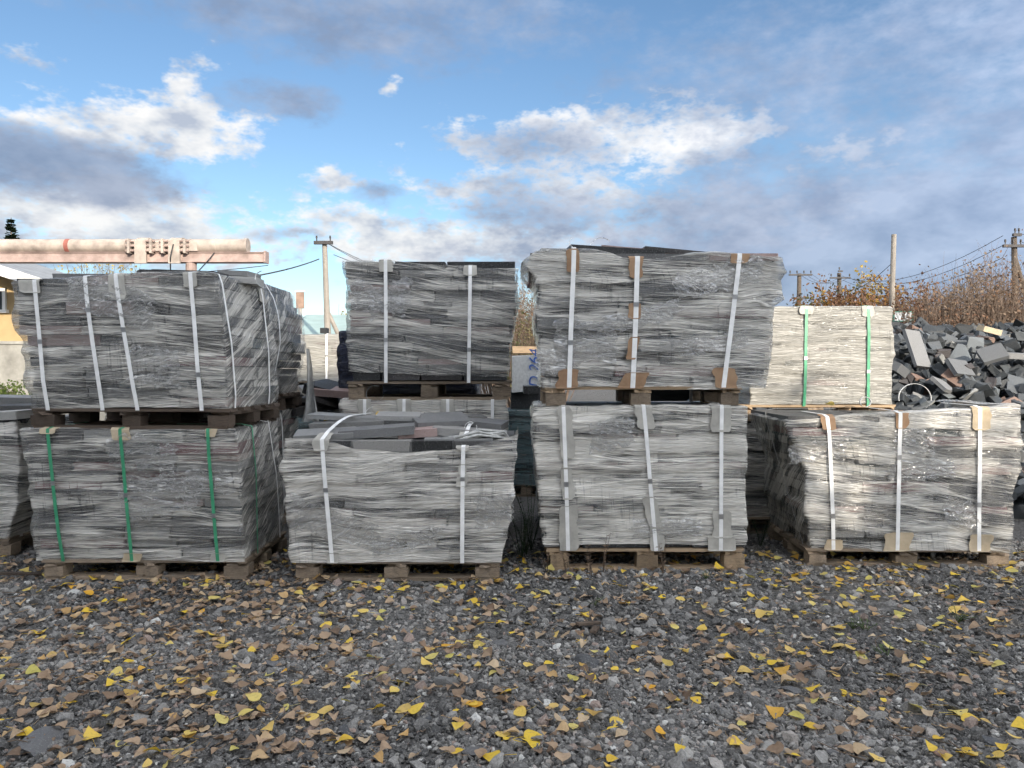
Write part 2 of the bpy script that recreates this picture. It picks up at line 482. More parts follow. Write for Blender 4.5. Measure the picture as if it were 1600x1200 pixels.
# ------------------------------------------------------------------ wrapped pallets of stone
BEV = {}
def slab_mesh(k):
    """a unit block, edges bevelled unevenly and corners a little off square: a sawn or split stone"""
    if k in BEV: return BEV[k]
    r = random.Random(k * 31 + 5)
    bm = bmesh.new()
    bmesh.ops.create_cube(bm, size=1.0)
    for v in bm.verts:
        v.co.x += r.uniform(-.02, .0) * (1 if v.co.x > 0 else -1)
        v.co.y += r.uniform(-.03, .0) * (1 if v.co.y > 0 else -1)
        v.co.z += r.uniform(-.06, .0) * (1 if v.co.z > 0 else -1)
    bmesh.ops.bevel(bm, geom=list(bm.edges), offset=.012, segments=1, affect='EDGES')
    me = bpy.data.meshes.new('slab'); bm.to_mesh(me); bm.free()
    BEV[k] = me
    return me
def put_slab(parent, c, s, m, rot=(0, 0, 0), name='slab'):
    src = slab_mesh(random.randrange(8))
    key = (src.name, m.name)
    if key not in BEV:
        me = src.copy(); me.name = 'slab'; me.materials.append(m); BEV[key] = me
    return link(name, BEV[key], None, parent, c, rot, s)

WB = {}
def wood_piece(name, parent, x0, x1, y0, y1, z0, z1, m, r):
    key = ('w', m.name, r.randrange(4))
    if key not in WB:
        q = random.Random(str(key))
        bm = bmesh.new(); bmesh.ops.create_cube(bm, size=1.0)
        bmesh.ops.subdivide_edges(bm, edges=[e for e in bm.edges if abs((e.verts[0].co - e.verts[1].co).x) > .5], cuts=2)
        for v in bm.verts:
            v.co += Vector((q.uniform(-.006, .006), q.uniform(-.03, .03), q.uniform(-.06, .04)))
        me = bpy.data.meshes.new('plank'); bm.to_mesh(me); bm.free(); me.materials.append(m); WB[key] = me
    return link(name, WB[key], None, parent, ((x0+x1)/2, (y0+y1)/2, (z0+z1)/2), None, (x1-x0, y1-y0, z1-z0))

def wood_pallet(root, W, D, Hp, m, r, bottom=True, mb=None):
    x0, x1 = -W/2, W/2
    tb = .02
    for k in range(5):                     # top deck boards, along the front
        w = .11
        y = k * (D - w) / 4
        wood_piece('deck_board', root, x0 + r.uniform(-.012, .008), x1 + r.uniform(-.008, .012), y - .004*k % .01, y + w, Hp - tb, Hp - .001, m, r)
    for k in range(3):                     # stringers
        xc = x0 + .06 + k * (W - .12) / 2
        wood_piece('stringer_board', root, xc - .055, xc + .055, .004, D - .004, Hp - 2*tb, Hp - tb - .001, m, r)
    zt = Hp - 2*tb - .001
    zb = tb if bottom else 0
    for k in range(3):
        xc = x0 + .065 + k * (W - .13) / 2
        for j in range(3):
            yc = .055 + j * (D - .11) / 2
            wood_piece('block', root, xc - .062 + r.uniform(-.015, .015), xc + .062 + r.uniform(-.015, .015), yc - .05 + r.uniform(-.012, .004), yc + .05, zb + .001, zt, mb or m, r)
    if bottom:
        for j in range(3):
            yc = .055 + j * (D - .11) / 2
            wood_piece('bottom_board', root, x0 + r.uniform(-.005, .02), x1 + r.uniform(-.02, .005), yc - .052, yc + .05, .0, tb, m, r)

def blur(A, sz, sx):
    def conv(A, s, ax):
        if s < .3: return A
        n = int(3*s) + 1
        k = np.exp(-.5 * (np.arange(-n, n+1) / s)**2); k /= k.sum()
        pad = [(0, 0), (0, 0)]; pad[ax] = (n, n)
        B = np.pad(A, pad, mode='edge')
        return np.apply_along_axis(lambda q: np.convolve(q, k, 'valid'), ax, B)
    return conv(conv(A, sz, 0), sx, 1)
def dilate(A, n, ax):
    B = A.copy()
    for k in range(1, n+1):
        for s in (-k, k):
            C = np.roll(A, s, ax)
            B = np.maximum(B, C)
    return B
def interp(lst, t):
    return np.interp(t, [a for a, b in lst], [b for a, b in lst])

def hull(zs, outs):
    """upper hull: a taut strap touches only where the load stands proud"""
    pts = list(zip(zs, outs)); h = []
    for p in pts:
        while len(h) >= 2 and (h[-1][0]-h[-2][0])*(p[1]-h[-2][1]) - (h[-1][1]-h[-2][1])*(p[0]-h[-2][0]) >= 0:
            h.pop()
        h.append(p)
    return np.interp(zs, [a for a, b in h], [b for a, b in h])

def ribbon(name, pts, lat, nor, wl, wr, th, m, parent):
    """a band swept along pts; lat sideways, nor outwards, wl / wr half widths at each point"""
    n = len(pts); V = []; Fc = []
    for p, l, q, a, b in zip(pts, lat, nor, wl, wr):
        V += [p - l*a, p + l*b, p + l*b + q*th, p - l*a + q*th]
    for i in range(n-1):
        b = 4*i
        for k in range(4):
            c = (k+1) % 4
            Fc.append((b+k, b+c, b+4+c, b+4+k))
    Fc += [(3, 2, 1, 0), (4*n-4, 4*n-3, 4*n-2, 4*n-1)]
    return link(name, pymesh(name, V, Fc), m, parent)

def stack(label, X, Y, z0=0.0, rz=0.0, W=1.2, D=.8, H=.78, Hp=.13, film='mid', wood=None, xl=None, xr=None, yf=None,
          top=None, seed=0, slopeL=0.0, slopeR=0.0, slopeF=0.0, straps=(), bottom=True, fold=True, botz=-.01, res=1.0, bumps=(), blocks=None, stone=None,
          layers=None, group='shrink wrapped pallets of stone', wr=1.0, topslabs=0, name='wrapped_stone_pallet', fans=3, zrag=.02, webs=12, flaps=0):
    r = random.Random(seed); g = np.random.default_rng(seed + 100)
    root = empty(name, (X, Y, z0), rz)
    tag(root, label, 'pallet', group)
    stone = stone or M_SLAB
    wood_pallet(root, W, D, Hp, wood or M_WOOD, r, bottom, blocks)
    xl = xl or [(0, -W/2), (1, -W/2)]; xr = xr or [(0, W/2), (1, W/2)]; yf = yf or [(0, 0), (1, 0)]
    top = top or [(0, 0), (1, 0)]
    # --- stone layers
    dz = .005
    zmax = H + .12
    nz = int(zmax / dz); nx = 300; ny = 120
    XA, XB = min(b for a, b in xl) - .15, max(b for a, b in xr) + .15
    Rf = np.full((nz, nx), -.05); Rl = np.full((nz, ny), -.05); Rr = np.full((nz, ny), -.05)
    Cf = np.full((nz, nx), -.20); Cl = np.full((nz, ny), -.27); Cr = np.full((nz, ny), -.27)
    xg = np.linspace(XA, XB, nx); yg = np.linspace(0, D, ny)
    z = .004
    while z < H - .025:
        th = r.choice([.045, .055, .06, .07, .085]) if layers is None else layers
        if H - z - th < .04: th = H - z
        t = min(1, (z + th/2) / H)
        a, b = float(interp(xl, t)), float(interp(xr, t)); y0 = float(interp(yf, t))
        i0, i1 = int((z + .004)/dz), max(int((z + .004)/dz)+1, int((z + th - .003)/dz))
        dm = D * r.uniform(.42, .6)
        a1, b1 = a + r.uniform(-.004, .020), b + r.uniform(-.020, .004)
        n = r.choice([2, 3, 3, 4])
        cuts = sorted([a1, b1] + [a1 + (b1-a1)*(k+1+r.uniform(-.3, .3))/n for k in range(n-1)])
        for k in range(n):
            p, q = cuts[k] + .003, cuts[k+1] - .003
            o = r.uniform(-.016, .003)
            put_slab(root, ((p+q)/2, y0 + (-o + dm)/2, Hp + z + th/2), (q-p, dm + o, th - .002), stone)
            Rf[i0:i1, (xg > p) & (xg < q)] = o
            Cf[i0:i1, (xg > p) & (xg < q)] = r.gauss(.04, .17)
        Rl[i0:i1, yg < dm] = a - a1
        Rr[i0:i1, yg < dm] = b1 - b
        Cl[i0:i1, yg < dm - .006] = r.gauss(.03, .15); Cr[i0:i1, yg < dm - .006] = r.gauss(.03, .15)
        a2, b2 = a + r.uniform(-.004, .022), b + r.uniform(-.022, .004)
        mcut = a2 + (b2 - a2)*r.uniform(.35, .65)
        for p, q in ((a2, mcut - .004), (mcut + .004, b2)):
            put_slab(root, ((p+q)/2, y0 + (dm + .008 + D)/2, Hp + z + th/2), (q-p, D - dm - .008, th - .002), stone)
        Rl[i0:i1, yg >= dm] = a - a2
        Rr[i0:i1, yg >= dm] = b2 - b
        Cl[i0:i1, yg >= dm + .006] = r.gauss(.03, .15); Cr[i0:i1, yg >= dm + .006] = r.gauss(.03, .15)
        z += th
    ca, cb_ = max(b for a, b in xl) + .07, min(b for a, b in xr) - .07
    ya = max(0, max(b for a, b in yf)) + .07
    put_slab(root, ((ca+cb_)/2, (ya + D - .03)/2, Hp + H/2 - .01), (cb_ - ca, D - .03 - ya, H - .05), M_CORE, name='inner_stone')
    def soft(A, k):
        A = np.maximum(A, dilate(A, 4, 0) - .003)
        A = dilate(A, k*2, 1) * .7 + A * .3
        return blur(A, 2.0, k * 1.5)
    zi = max(2, int(H / dz) - 2)
    for A in (Rf, Rl, Rr):
        A[zi:] = A[zi-1]; A[:2] = A[2]
        for j in range(A.shape[1]):
            pass
    # past the ends of a short layer the film follows the layer's end
    for i in range(nz):
        ok = np.where(Rf[i] > -.045)[0]
        if len(ok): Rf[i, :ok[0]] = Rf[i, ok[0]]; Rf[i, ok[-1]:] = Rf[i, ok[-1]]
    Rf, Rl, Rr = soft(Rf, 3), soft(Rl, 2), soft(Rr, 2)
    # --- film
    NF, NS, NV = int(110*res), int(36*res), int(160*res)
    side = np.linspace(0, 1, NS)
    kind = np.concatenate([np.zeros(NS), np.ones(NF), np.full(NS, 2)])
    par = np.concatenate([1 - side*.985, np.linspace(0, 1, NF), .015 + side*.985])
    NC = len(kind)
    s_front = np.where(kind == 0, 0, np.where(kind == 2, 1, par))
    um = np.where(kind == 0, -par*D, np.where(kind == 1, par*(XB-XA-.3), (XB-XA-.3) + par*D)) + seed*3.7
    zt = H + interp(top, s_front) + (fbm(um*3, um*0+seed, 2)-.5)*.03
    zb = botz + (fbm(um*2.2, um*0+seed+7, 4)-.5)*2*zrag
    f = np.linspace(0, 1, NV)[:, None]
    Z = zb[None, :] + (zt - zb)[None, :]*f
    T = np.clip(Z / H, 0, 1.08)
    U = np.broadcast_to(um[None, :], Z.shape)
    a, b, y0 = interp(xl, T), interp(xr, T), interp(yf, T)
    PX = np.where(kind == 0, a, np.where(kind == 2, b, a + (b-a)*par[None, :]))
    PY = np.where(kind == 1, y0, y0 + par[None, :]*D)
    NXn = np.where(kind == 0, -1., np.where(kind == 2, 1., 0.)); NYn = np.where(kind == 1, -1., 0.)
    kk = np.ones(9)/9
    NXn = np.convolve(np.pad(NXn, 4, mode='edge'), kk, 'valid'); NYn = np.convolve(np.pad(NYn, 4, mode='edge'), kk, 'valid')
    ln = np.hypot(NXn, NYn); NXn /= ln; NYn /= ln
    zi = np.clip((Z/dz).astype(int), 0, nz-1)
    xi = np.clip(((PX - XA)/(XB-XA)*(nx-1)).astype(int), 0, nx-1)
    yi = np.broadcast_to(np.clip((par*(ny-1)).astype(int), 0, ny-1)[None, :], Z.shape)
    OFF = np.where(kind == 1, Rf[zi, xi], np.where(kind == 0, Rl[zi, yi], Rr[zi, yi]))
    Cf[:2] = 0; Cf[int(H/dz):] = 0; Cl[int(H/dz):] = 0; Cr[int(H/dz):] = 0
    Cf, Cl, Cr = blur(Cf, .55, .6), blur(Cl, .55, .4), blur(Cr, .55, .4)
    CL = np.where(kind == 1, Cf[zi, xi], np.where(kind == 0, Cl[zi, yi], Cr[zi, yi]))
    # direction of the stretch: streaks wander, fan out from corners, slope on the sides
    ud = U - seed*3.7
    V2 = Z + .028*(fbm(U*.7, Z*.9, seed+1, 2)-.5)*2
    V2 = V2 - slopeL*np.where(kind == 0, -par*D, 0)[None, :] - slopeR*np.where(kind == 2, par*D, 0)[None, :]
    LF = XB - XA - .3
    V2 = V2 + slopeF*np.clip(ud, 0, LF)
    for q in range(fans):
        u0 = r.choice([0.02, LF-.02, r.uniform(.1, LF-.1)]); v0 = r.uniform(.1, .9)*H
        wgt = np.exp(-((ud-u0)/r.uniform(.14, .3))**2 - ((Z-v0)/r.uniform(.10, .2))**2)
        V2 = V2 + wgt*(Z-v0)*r.uniform(.15, .4) + wgt*(ud-u0)*r.uniform(-.22, .22)
    wr1 = 1 - np.abs(2*vnoise(U*2.4, V2*36, seed+2)-1)
    wr2 = vnoise(U*1.6, V2*15, seed+3) - .5
    wr3 = vnoise(U*5, V2*70, seed+8) - .5
    WR = wr*(.0024*wr1**2 + .0030*wr2 + .0012*wr3)
    for (bs, bz, ru, rz_, amp) in bumps:
        WR = WR + amp*np.exp(-((ud - bs)/ru)**2 - ((Z - bz)/rz_)**2)
    for q in range(webs):            # film stands off in webs where it turns the corners
        u0 = r.choice([0.0, LF]); z1 = r.uniform(.05, .97)*H
        WR = WR + r.uniform(.006, .016)*np.exp(-((ud - u0)/r.uniform(.02, .05))**2 - ((Z - z1)/r.uniform(.02, .06))**2)
    O = OFF + .007 + WR
    GX = PX + NXn[None, :]*O; GY = PY + NYn[None, :]*O; GZ = Z + 0*O
    rows = [(GX, GY, GZ, U, V2)]
    if fold:
        for k in range(1, 7):
            ins = k*.018
            zz = GZ[-1] + [0, .006, .009, .008, .005, .002, -.002][k] + (fbm(um*7, um*0+k*1.3, seed+5)-.5)*.016
            rows.append((((GX[-1] - NXn*ins))[None], (GY[-1] - NYn*ins)[None], zz[None], U[-1:], V2[-1:] + ins))
    GX, GY, GZ, UU, VV = [np.concatenate([q[i] for q in rows]) for i in range(5)]
    NR = GX.shape[0]
    CL = np.concatenate([CL, np.zeros((NR - NV, NC))]) if NR > NV else CL
    idx = np.arange(NR*NC).reshape(NR, NC)
    faces = np.stack([idx[:-1, :-1], idx[:-1, 1:], idx[1:, 1:], idx[1:, :-1]], -1).reshape(-1, 4)
    # ragged lower hem
    co = np.stack([GX, GY, GZ + Hp], -1).reshape(-1, 3)
    me = np_mesh('film', co, faces, True, np.stack([UU, VV], -1).reshape(-1, 2), {'cling': CL.ravel()})
    fo = link('film', me, M_FILMS[film], root)
    # --- straps with their pads
    def face(kd, pos0, pos1):
        """outward profile of one face under a line from pos0 (foot) to pos1 (top): list of z, out"""
        cols = np.where(kind == kd)[0]
        zs = np.linspace(-.012, H + float(interp(top, .5 if kd != 1 else np.clip((pos1-XA-.15)/LF, 0, 1))) + .004, 46)
        outs = []; poss = []
        for q, zz in enumerate(zs):
            pos = pos0 + (pos1 - pos0)*max(0, zz)/H
            row = int(np.clip(np.argmin(np.abs(GZ[:NV, cols[len(cols)//2]] - zz)), 0, NV-1))
            cc = GX[row, cols] if kd == 1 else GY[row, cols]
            ci = int(np.argmin(np.abs(cc - pos)))
            sl = cols[max(0, ci-5):ci+6]; rs = slice(max(0, row-1), row+2)
            val = {1: -GY[rs][:, sl], 0: -GX[rs][:, sl], 2: GX[rs][:, sl]}[kd].max()
            outs.append(val); poss.append(pos)
        outs = np.array(outs)
        return zs, hull(zs, outs), np.array(poss)
    for sp in straps:
        kd = sp.get('face', 1)
        zs, ho, ps = face(kd, sp['b'], sp['t'])
        lift = .004
        wig = (vnoise(zs*3, zs*0 + sp['t']*7, seed) - .5)*.006
        path = []
        for zz, oo, pp in zip(zs, ho, ps + wig):
            path.append((pp, oo + lift, zz))
        n0 = len(path)
        ztop = zs[-1]
        run = sp.get('run', .45); rise = sp.get('rise', .0)
        for k in range(1, 10):
            q = k/9
            path.append((ps[-1] + sp.get('drift', 0)*q, ho[-1] + lift - .012 - run*q, ztop + .012 + rise*math.sin(min(1, q*1.6)*math.pi/2)))
        def to3(pp, oo, zz):
            if kd == 1: return Vector((pp, -oo, zz + Hp))
            if kd == 0: return Vector((-oo, pp, zz + Hp))
            return Vector((oo, pp, zz + Hp))
        P3 = [to3(*q) for q in path]
        lat = Vector((1, 0, 0)) if kd == 1 else (Vector((0, 1, 0)) if kd == 2 else Vector((0, -1, 0)))
        nrm = []
        for i in range(len(P3)):
            d = (P3[min(i+1, len(P3)-1)] - P3[max(i-1, 0)]).normalized()
            nv = lat.cross(d).normalized()
            nrm.append(nv)
        hw = sp.get('w', .027)*.88/2
        sm = {'w': M_STRAPW, 'g': M_STRAPG, 'd': M_STRAPD}[sp.get('c', 'w')]
        pp3 = [p + nv*.003 for p, nv in zip(P3, nrm)]
        ribbon('strap', pp3, [lat]*len(P3), nrm, [hw]*len(P3), [hw]*len(P3), .0018, sm, root)
        if sp.get('c', 'w') != 'd' and kd == 1:
            q = int(r.uniform(.2, .75)*n0); sw = hw + .002
            ribbon('strap_seal', [pp3[q] + nrm[q]*.0022 + (pp3[q+1] - pp3[q])*e for e in (0, .75, 1.5)], [lat]*3, [nrm[q]]*3, [sw]*3, [sw]*3, .002, M_SEAL, root)
        S = np.cumsum([0] + [(P3[i+1]-P3[i]).length for i in range(len(P3)-1)])
        s_top = S[n0-1]
        for pd in sp.get('pads', ()):
            # pd: (where s0, s1 in metres of z from the foot; may run over the top), half widths, material, skew
            sa, sb, wl_, wr_, pm, skew = pd
            sa = sa if sa >= 0 else 0
            ss = np.linspace(sa, sb, 15)
            pts = []; nn = []; L = []; Rw = []
            q0 = r.uniform(0, 50)
            for k, s in enumerate(ss):
                pt = Vector([np.interp(s, S, [p[c] for p in P3]) for c in range(3)])
                nv = Vector([np.interp(s, S, [p[c] for p in nrm]) for c in range(3)]).normalized()
                e = abs(k/14*2 - 1)
                pts.append(pt + lat*skew*(s - (sa+sb)/2) + nv*(.0005 + .006*max(0, e-.75)*r.uniform(0, 3)))
                nn.append(nv)
                rag = lambda ph: (1 + .35*(float(vnoise(s*28 + ph, ph))-.5)) * (1 if e < .85 else 1 - (e-.85)*r.uniform(0, 3.5))
                L.append(wl_*rag(q0)); Rw.append(wr_*rag(q0+20))
            ribbon('cardboard_pad', pts, [lat]*15, nn, L, Rw, .0025, pm, root)
    for k in range(flaps):           # loose second layer of film, creased and half clear
        fw_, fh_ = r.uniform(.22, .55), r.uniform(.10, .26)
        fx, fz = r.uniform(XA + .15 + fw_/2, XB - .15 - fw_/2), r.uniform(.06 + fh_/2, H - fh_/2 - .02)
        tilt = r.uniform(-.35, .35); nu, nv = 36, 26; VV_, UV_ = [], []
        ph = r.uniform(0, 90)
        cols = np.where(kind == 1)[0]
        for j in range(nv):
            for i in range(nu):
                a_, b_ = i/(nu-1)*2 - 1, j/(nv-1)*2 - 1
                ea = 1 + .30*(float(vnoise(b_*4 + ph, ph)) - .5); eb = 1 + .6*(float(vnoise(a_*5 + ph, ph + 9)) - .5)
                lx_, lz_ = a_*fw_/2*ea, b_*fh_/2*eb
                x_ = fx + lx_; z_ = float(np.clip(fz + lz_ + tilt*lx_, .0, H))
                row = int(np.clip((z_ - botz)/(H - botz)*(NV-1), 0, NV-1)); ci = cols[int(np.argmin(np.abs(GX[row, cols] - x_)))]
                yb_ = GY[max(0, row-3):row+4, max(0, ci-3):ci+4].min()
                cr = .007*(1 - abs(2*float(vnoise(a_*3 + b_*2 + ph, b_*7 - a_*2)) - 1))**3 + .004*float(vnoise(a_*9 + ph, b_*9))
                VV_.append((x_, yb_ - .003 - cr, z_ + Hp)); UV_.append((x_, z_ + tilt*2*x_))
        fq = [(j*nu+i, j*nu+i+1, (j+1)*nu+i+1, (j+1)*nu+i) for j in range(nv-1) for i in range(nu-1)]
        link('film_flap', np_mesh('film_flap', VV_, fq, True, UV_), M_FLAP, root)
    for k in range(topslabs):
        sw, sd, sh = r.uniform(.25, .55), r.uniform(.12, .3), r.uniform(.03, .06)
        put_slab(root, (r.uniform(xl[-1][1]+.3, xr[-1][1]-.3), r.uniform(.15, D-.2), Hp + H + sh/2 + .012 + k*.004), (sw, sd, sh), r.choice([stone, M_SLABL]), (r.uniform(-.04, .08), r.uniform(-.06, .06), r.uniform(-.4, .4)))
    return root

def S(t, b, **k): d = dict(t=t, b=b); d.update(k); return d
G, Cb, Ct = M_CARDG, M_CARD, M_CARDT

# --- front row, on the ground ---------------------------------------------------------------
Y1 = 4.53; c1 = px(224, Y1)
def lx(x, c, Y): return px(x, Y) - c
p1 = stack('grey wrapped stone pallet on the ground with three green straps on its face', c1, Y1, .010, 0, 1.2, .8, .765, .122, 'dark',
    xl=[(0, lx(52, c1, Y1)), (.3, lx(52, c1, Y1)), (.75, lx(40, c1, Y1)), (1, lx(28, c1, Y1))], xr=[(0, lx(380, c1, Y1)), (.6, lx(374, c1, Y1)), (1, lx(366, c1, Y1))],
    seed=1, flaps=3, slopeR=.55, straps=[
        S(lx(74, c1, Y1), lx(97, c1, Y1), c='g', w=.022, pads=[(.76, .86, .05, .05, Ct, .1)]),
        S(lx(189, c1, Y1), lx(205, c1, Y1), c='g', w=.022, pads=[(.72, .86, .06, .05, Ct, -.15), (-.01, .05, .05, .055, Ct, .3)]),
        S(lx(325, c1, Y1), lx(340, c1, Y1), c='g', w=.022, pads=[(.74, .86, .015, .05, Ct, 0), (-.01, .05, .045, .045, G, .2)]),
        S(.25, .20, face=2, c='g', w=.018), S(.62, .66, face=2, c='w', w=.012)], zrag=.012)

Y2 = 4.5; c2 = px(619, Y2)
p2 = stack('wrapped stone pallet with loose slabs lying open on top and two white straps', c2, Y2, .010, 0, 1.2, .82, .705, .122, 'pale2',
    xl=[(0, lx(456, c2, Y2)), (.35, lx(450, c2, Y2)), (.8, lx(440, c2, Y2)), (1, lx(446, c2, Y2))], xr=[(0, lx(782, c2, Y2)), (.4, lx(796, c2, Y2)), (.8, lx(803, c2, Y2)), (1, lx(808, c2, Y2))],
    top=[(0, .01), (.15, .01), (.3, -.05), (.5, -.07), (.75, -.05), (.9, .0), (1, .03)], seed=2, flaps=3, slopeL=.2, slopeR=.2, slopeF=-.05, botz=-.012, zrag=.014, fold=False, wr=1.25, fans=5, straps=[
        S(lx(503, c2, Y2), lx(519, c2, Y2), rise=.11, run=.6, drift=.18, pads=[(.66, .80, .05, .04, G, .1), (-.0, .06, .03, .04, G, .1)]),
        S(lx(724, c2, Y2), lx(722, c2, Y2), rise=.10, run=.55, drift=.04, pads=[(.66, .86, .045, .03, G, 0), (.52, .58, .028, .02, G, 0), (.45, .51, .04, .03, G, .2)])])
def p2_slabs():
    H = .122 + .705
    L = [  # x, y, z, w, d, h, rx, ry, rz, mat
        (-.12, .10, -.035, .62, .16, .07, .05, .02, .01, M_SLAB), (-.45, .14, .03, .36, .15, .035, .22, -.05, .05, M_SLABL), (-.14, .16, .045, .46, .13, .055, .12, -.07, .06, M_SLABL),
        (.10, .20, .035, .24, .12, .05, .1, -.06, .1, M_SLAB), (.36, .13, -.02, .42, .2, .06, .02, .0, .0, M_SLABL), (.42, .24, .03, .46, .16, .05, .05, .08, -.04, M_SLAB),
        (-.35, .33, .075, .46, .2, .04, .03, -.04, .05, M_SLAB), (-.38, .46, .11, .5, .22, .03, .02, .05, -.1, M_SLABL), (.02, .42, .075, .42, .22, .05, .04, .01, -.05, M_SLAB),
        (-.05, .44, .12, .28, .2, .03, .1, .02, .05, M_SLABL), (.22, .40, .10, .36, .26, .035, .18, -.03, .35, M_SLABL), (.47, .50, .07, .34, .24, .05, .06, .1, -.2, M_SLABL),
        (-.05, .63, .05, 1.1, .3, .06, 0, 0, .02, M_SLAB), (.3, .62, .1, .4, .2, .04, .05, .05, .3, M_SLAB)]
    for x, y, z, w, d, h, a, b, c, m in L:
        put_slab(p2, (x, y, H + z), (w, d, h), m, (a, b, c))
    # the torn end of film bunched at the corner
    mb = MB(); r = random.Random(4)
    for k in range(16):
        y = .05 + .012*k
        mb.tube([(.30 + r.uniform(-.04, .04), y, H - .01 + r.uniform(-.02, .03)), (.48, y*.8 + .02, H + .03 + r.uniform(-.02, .03)), (.63, .08 + y*.35, H + .03 + r.uniform(-.03, .02)), (.70, .12 + y*.2, H - .05 + r.uniform(-.04, .02))], r.uniform(.006, .016), 5, .004)
    mb.build('bunched_film', M_BUNCH, p2, smooth=True)
M_BUNCH = plain_mat('bunched_film', (.50, .50, .48), .35, .6, .25, 30, bmp=.5)
p2_slabs()

Y3 = 4.77; c3 = px(1010, Y3)
p3 = stack('pale wrapped stone pallet on light wood with bleached cardboard under three white straps', c3, Y3, 0, 0, 1.216, .82, .885, .14, 'pale', M_WOODL,
    xl=[(0, lx(848, c3, Y3)), (.5, lx(840, c3, Y3)), (.8, lx(833, c3, Y3)), (1, lx(836, c3, Y3))], xr=[(0, lx(1166, c3, Y3)), (.5, lx(1164, c3, Y3)), (1, lx(1168, c3, Y3))],
    seed=3, flaps=2, wr=.75, fans=1, botz=.03, straps=[
        S(lx(880, c3, Y3), lx(888, c3, Y3), pads=[(.58, .9, .03, .055, G, -.05), (.32, .52, .03, .045, G, -.05), (-.005, .28, .05, .06, G, 0)]),
        S(lx(1005, c3, Y3), lx(1025, c3, Y3), pads=[(.76, .97, .055, .055, G, -.1), (.14, .34, .045, .04, G, -.15), (-.01, .15, .03, .06, G, .1)]),
        S(lx(1127, c3, Y3), lx(1126, c3, Y3), pads=[(.74, .97, .07, .055, G, 0), (.08, .25, .05, .07, G, 0), (-.01, .09, .08, .09, G, 0)])])

Y4 = 4.87; c4 = px(1422, Y4)
p4 = stack('wrapped stone pallet beside the rubble heap with three white straps, sunlit on its face', c4, Y4, 0, R(-2), 1.27, .84, .845, .115, 'mid',
    xl=[(0, lx(1272, c4, Y4)), (.25, lx(1262, c4, Y4)), (.6, lx(1262, c4, Y4)), (1, lx(1226, c4, Y4))], xr=[(0, lx(1583, c4, Y4)), (.4, lx(1580, c4, Y4)), (.75, lx(1592, c4, Y4)), (1, lx(1588, c4, Y4))],
    top=[(0, -.035), (.3, 0), (.6, .02), (1, .07)], seed=4, flaps=4, slopeL=.9, slopeF=.07, wr=1.3, fans=5, straps=[
        S(lx(1295, c4, Y4), lx(1306, c4, Y4), pads=[(.77, .92, .04, .05, M_WOOD if False else Cb, 0), (-.01, .07, .05, .055, Ct, .2)]),
        S(lx(1405, c4, Y4), lx(1403, c4, Y4), pads=[(.78, .95, .03, .05, Cb, 0), (-.02, .12, .08, .09, Ct, .2)]),
        S(lx(1527, c4, Y4), lx(1528, c4, Y4), pads=[(.77, .95, .05, .07, Ct, 0), (-.01, .11, .06, .08, Ct, .1)]),
        S(.3, .12, face=0, c='d', w=.006)], bumps=[(-.45, .6, .3, .25, .05), (-.6, .25, .25, .15, .02)])

Y0 = 5.1; c0 = px(12, Y0) - .6
p0 = stack('wrapped stone pallet cut off by the photo edge beside the green strapped pallet', c0, Y0, 0, 0, 1.2, .8, .78, .13, 'pale2',
    xr=[(0, .58), (.3, .66), (.8, .67), (1, .64)], seed=10, wr=2.0, straps=[S(.5, .52, c='w'), S(.3, .25, face=2, w=.016)], res=.8)
for q, (a, b, cc, dd, e, zz) in enumerate([(.35, .2, .7, .3, .06, .03), (.45, .35, .5, .3, .04, .085), (.3, .5, .8, .25, .05, .13), (.52, .12, .25, .2, .05, .02)]):
    put_slab(p0, (a, b, .91 + zz), (cc, dd, e), M_SLAB if q % 2 else M_SLABL, (.05, .04*q - .05, .2*q - .2))

# --- second level, on the front row ----------------------------------------------------------
c1t = px(200, Y1)
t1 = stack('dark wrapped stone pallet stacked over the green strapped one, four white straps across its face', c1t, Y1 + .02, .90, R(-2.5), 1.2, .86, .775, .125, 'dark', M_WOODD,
    xl=[(0, lx(40, c1t, Y1)), (.35, lx(34, c1t, Y1)), (.5, lx(30, c1t, Y1)), (.6, lx(17, c1t, Y1)), (1, lx(14, c1t, Y1))], xr=[(0, lx(356, c1t, Y1)), (.5, lx(352, c1t, Y1)), (1, lx(340, c1t, Y1))],
    top=[(0, -.03), (.25, -.005), (.6, .02), (1, .02)], seed=5, flaps=2, slopeR=.5, wr=.8, straps=[
        S(lx(49, c1t, Y1), lx(68, c1t, Y1), pads=[(.70, .82, .10, .03, G if False else M_CARDG, 0)]), S(lx(130, c1t, Y1), lx(157, c1t, Y1)),
        S(lx(180, c1t, Y1), lx(213, c1t, Y1), pads=[(.66, .86, .05, .05, G, 0)]), S(lx(299, c1t, Y1), lx(316, c1t, Y1), pads=[(.73, .84, .05, .035, G, 0)]),
        S(.03, .09, face=2, w=.022), S(.70, .66, face=2, w=.02, pads=[(.7, .8, .05, .04, G, 0)])], zrag=.012, botz=.0)
for (x, y, z, w, d, h, a, b, c, m) in [(.05, .3, .03, .28, .2, .06, .05, -.02, .6, M_SLAB), (.22, .32, .035, .42, .2, .05, .02, .05, -.1, M_SLAB), (.34, .5, .02, .5, .25, .03, 0, .06, .2, M_SLABL),
                                       (.40, .62, .03, .3, .22, .05, 0, .02, .1, M_SLABL), (.40, .66, .08, .22, .2, .035, 0, .05, -.1, M_SLABL), (-.3, .35, .02, .6, .3, .03, 0, 0, .05, M_SLABL)]:
    put_slab(t1, (x, y, .125 + .775 + z + .015), (w, d, h), m, (a, b, c))

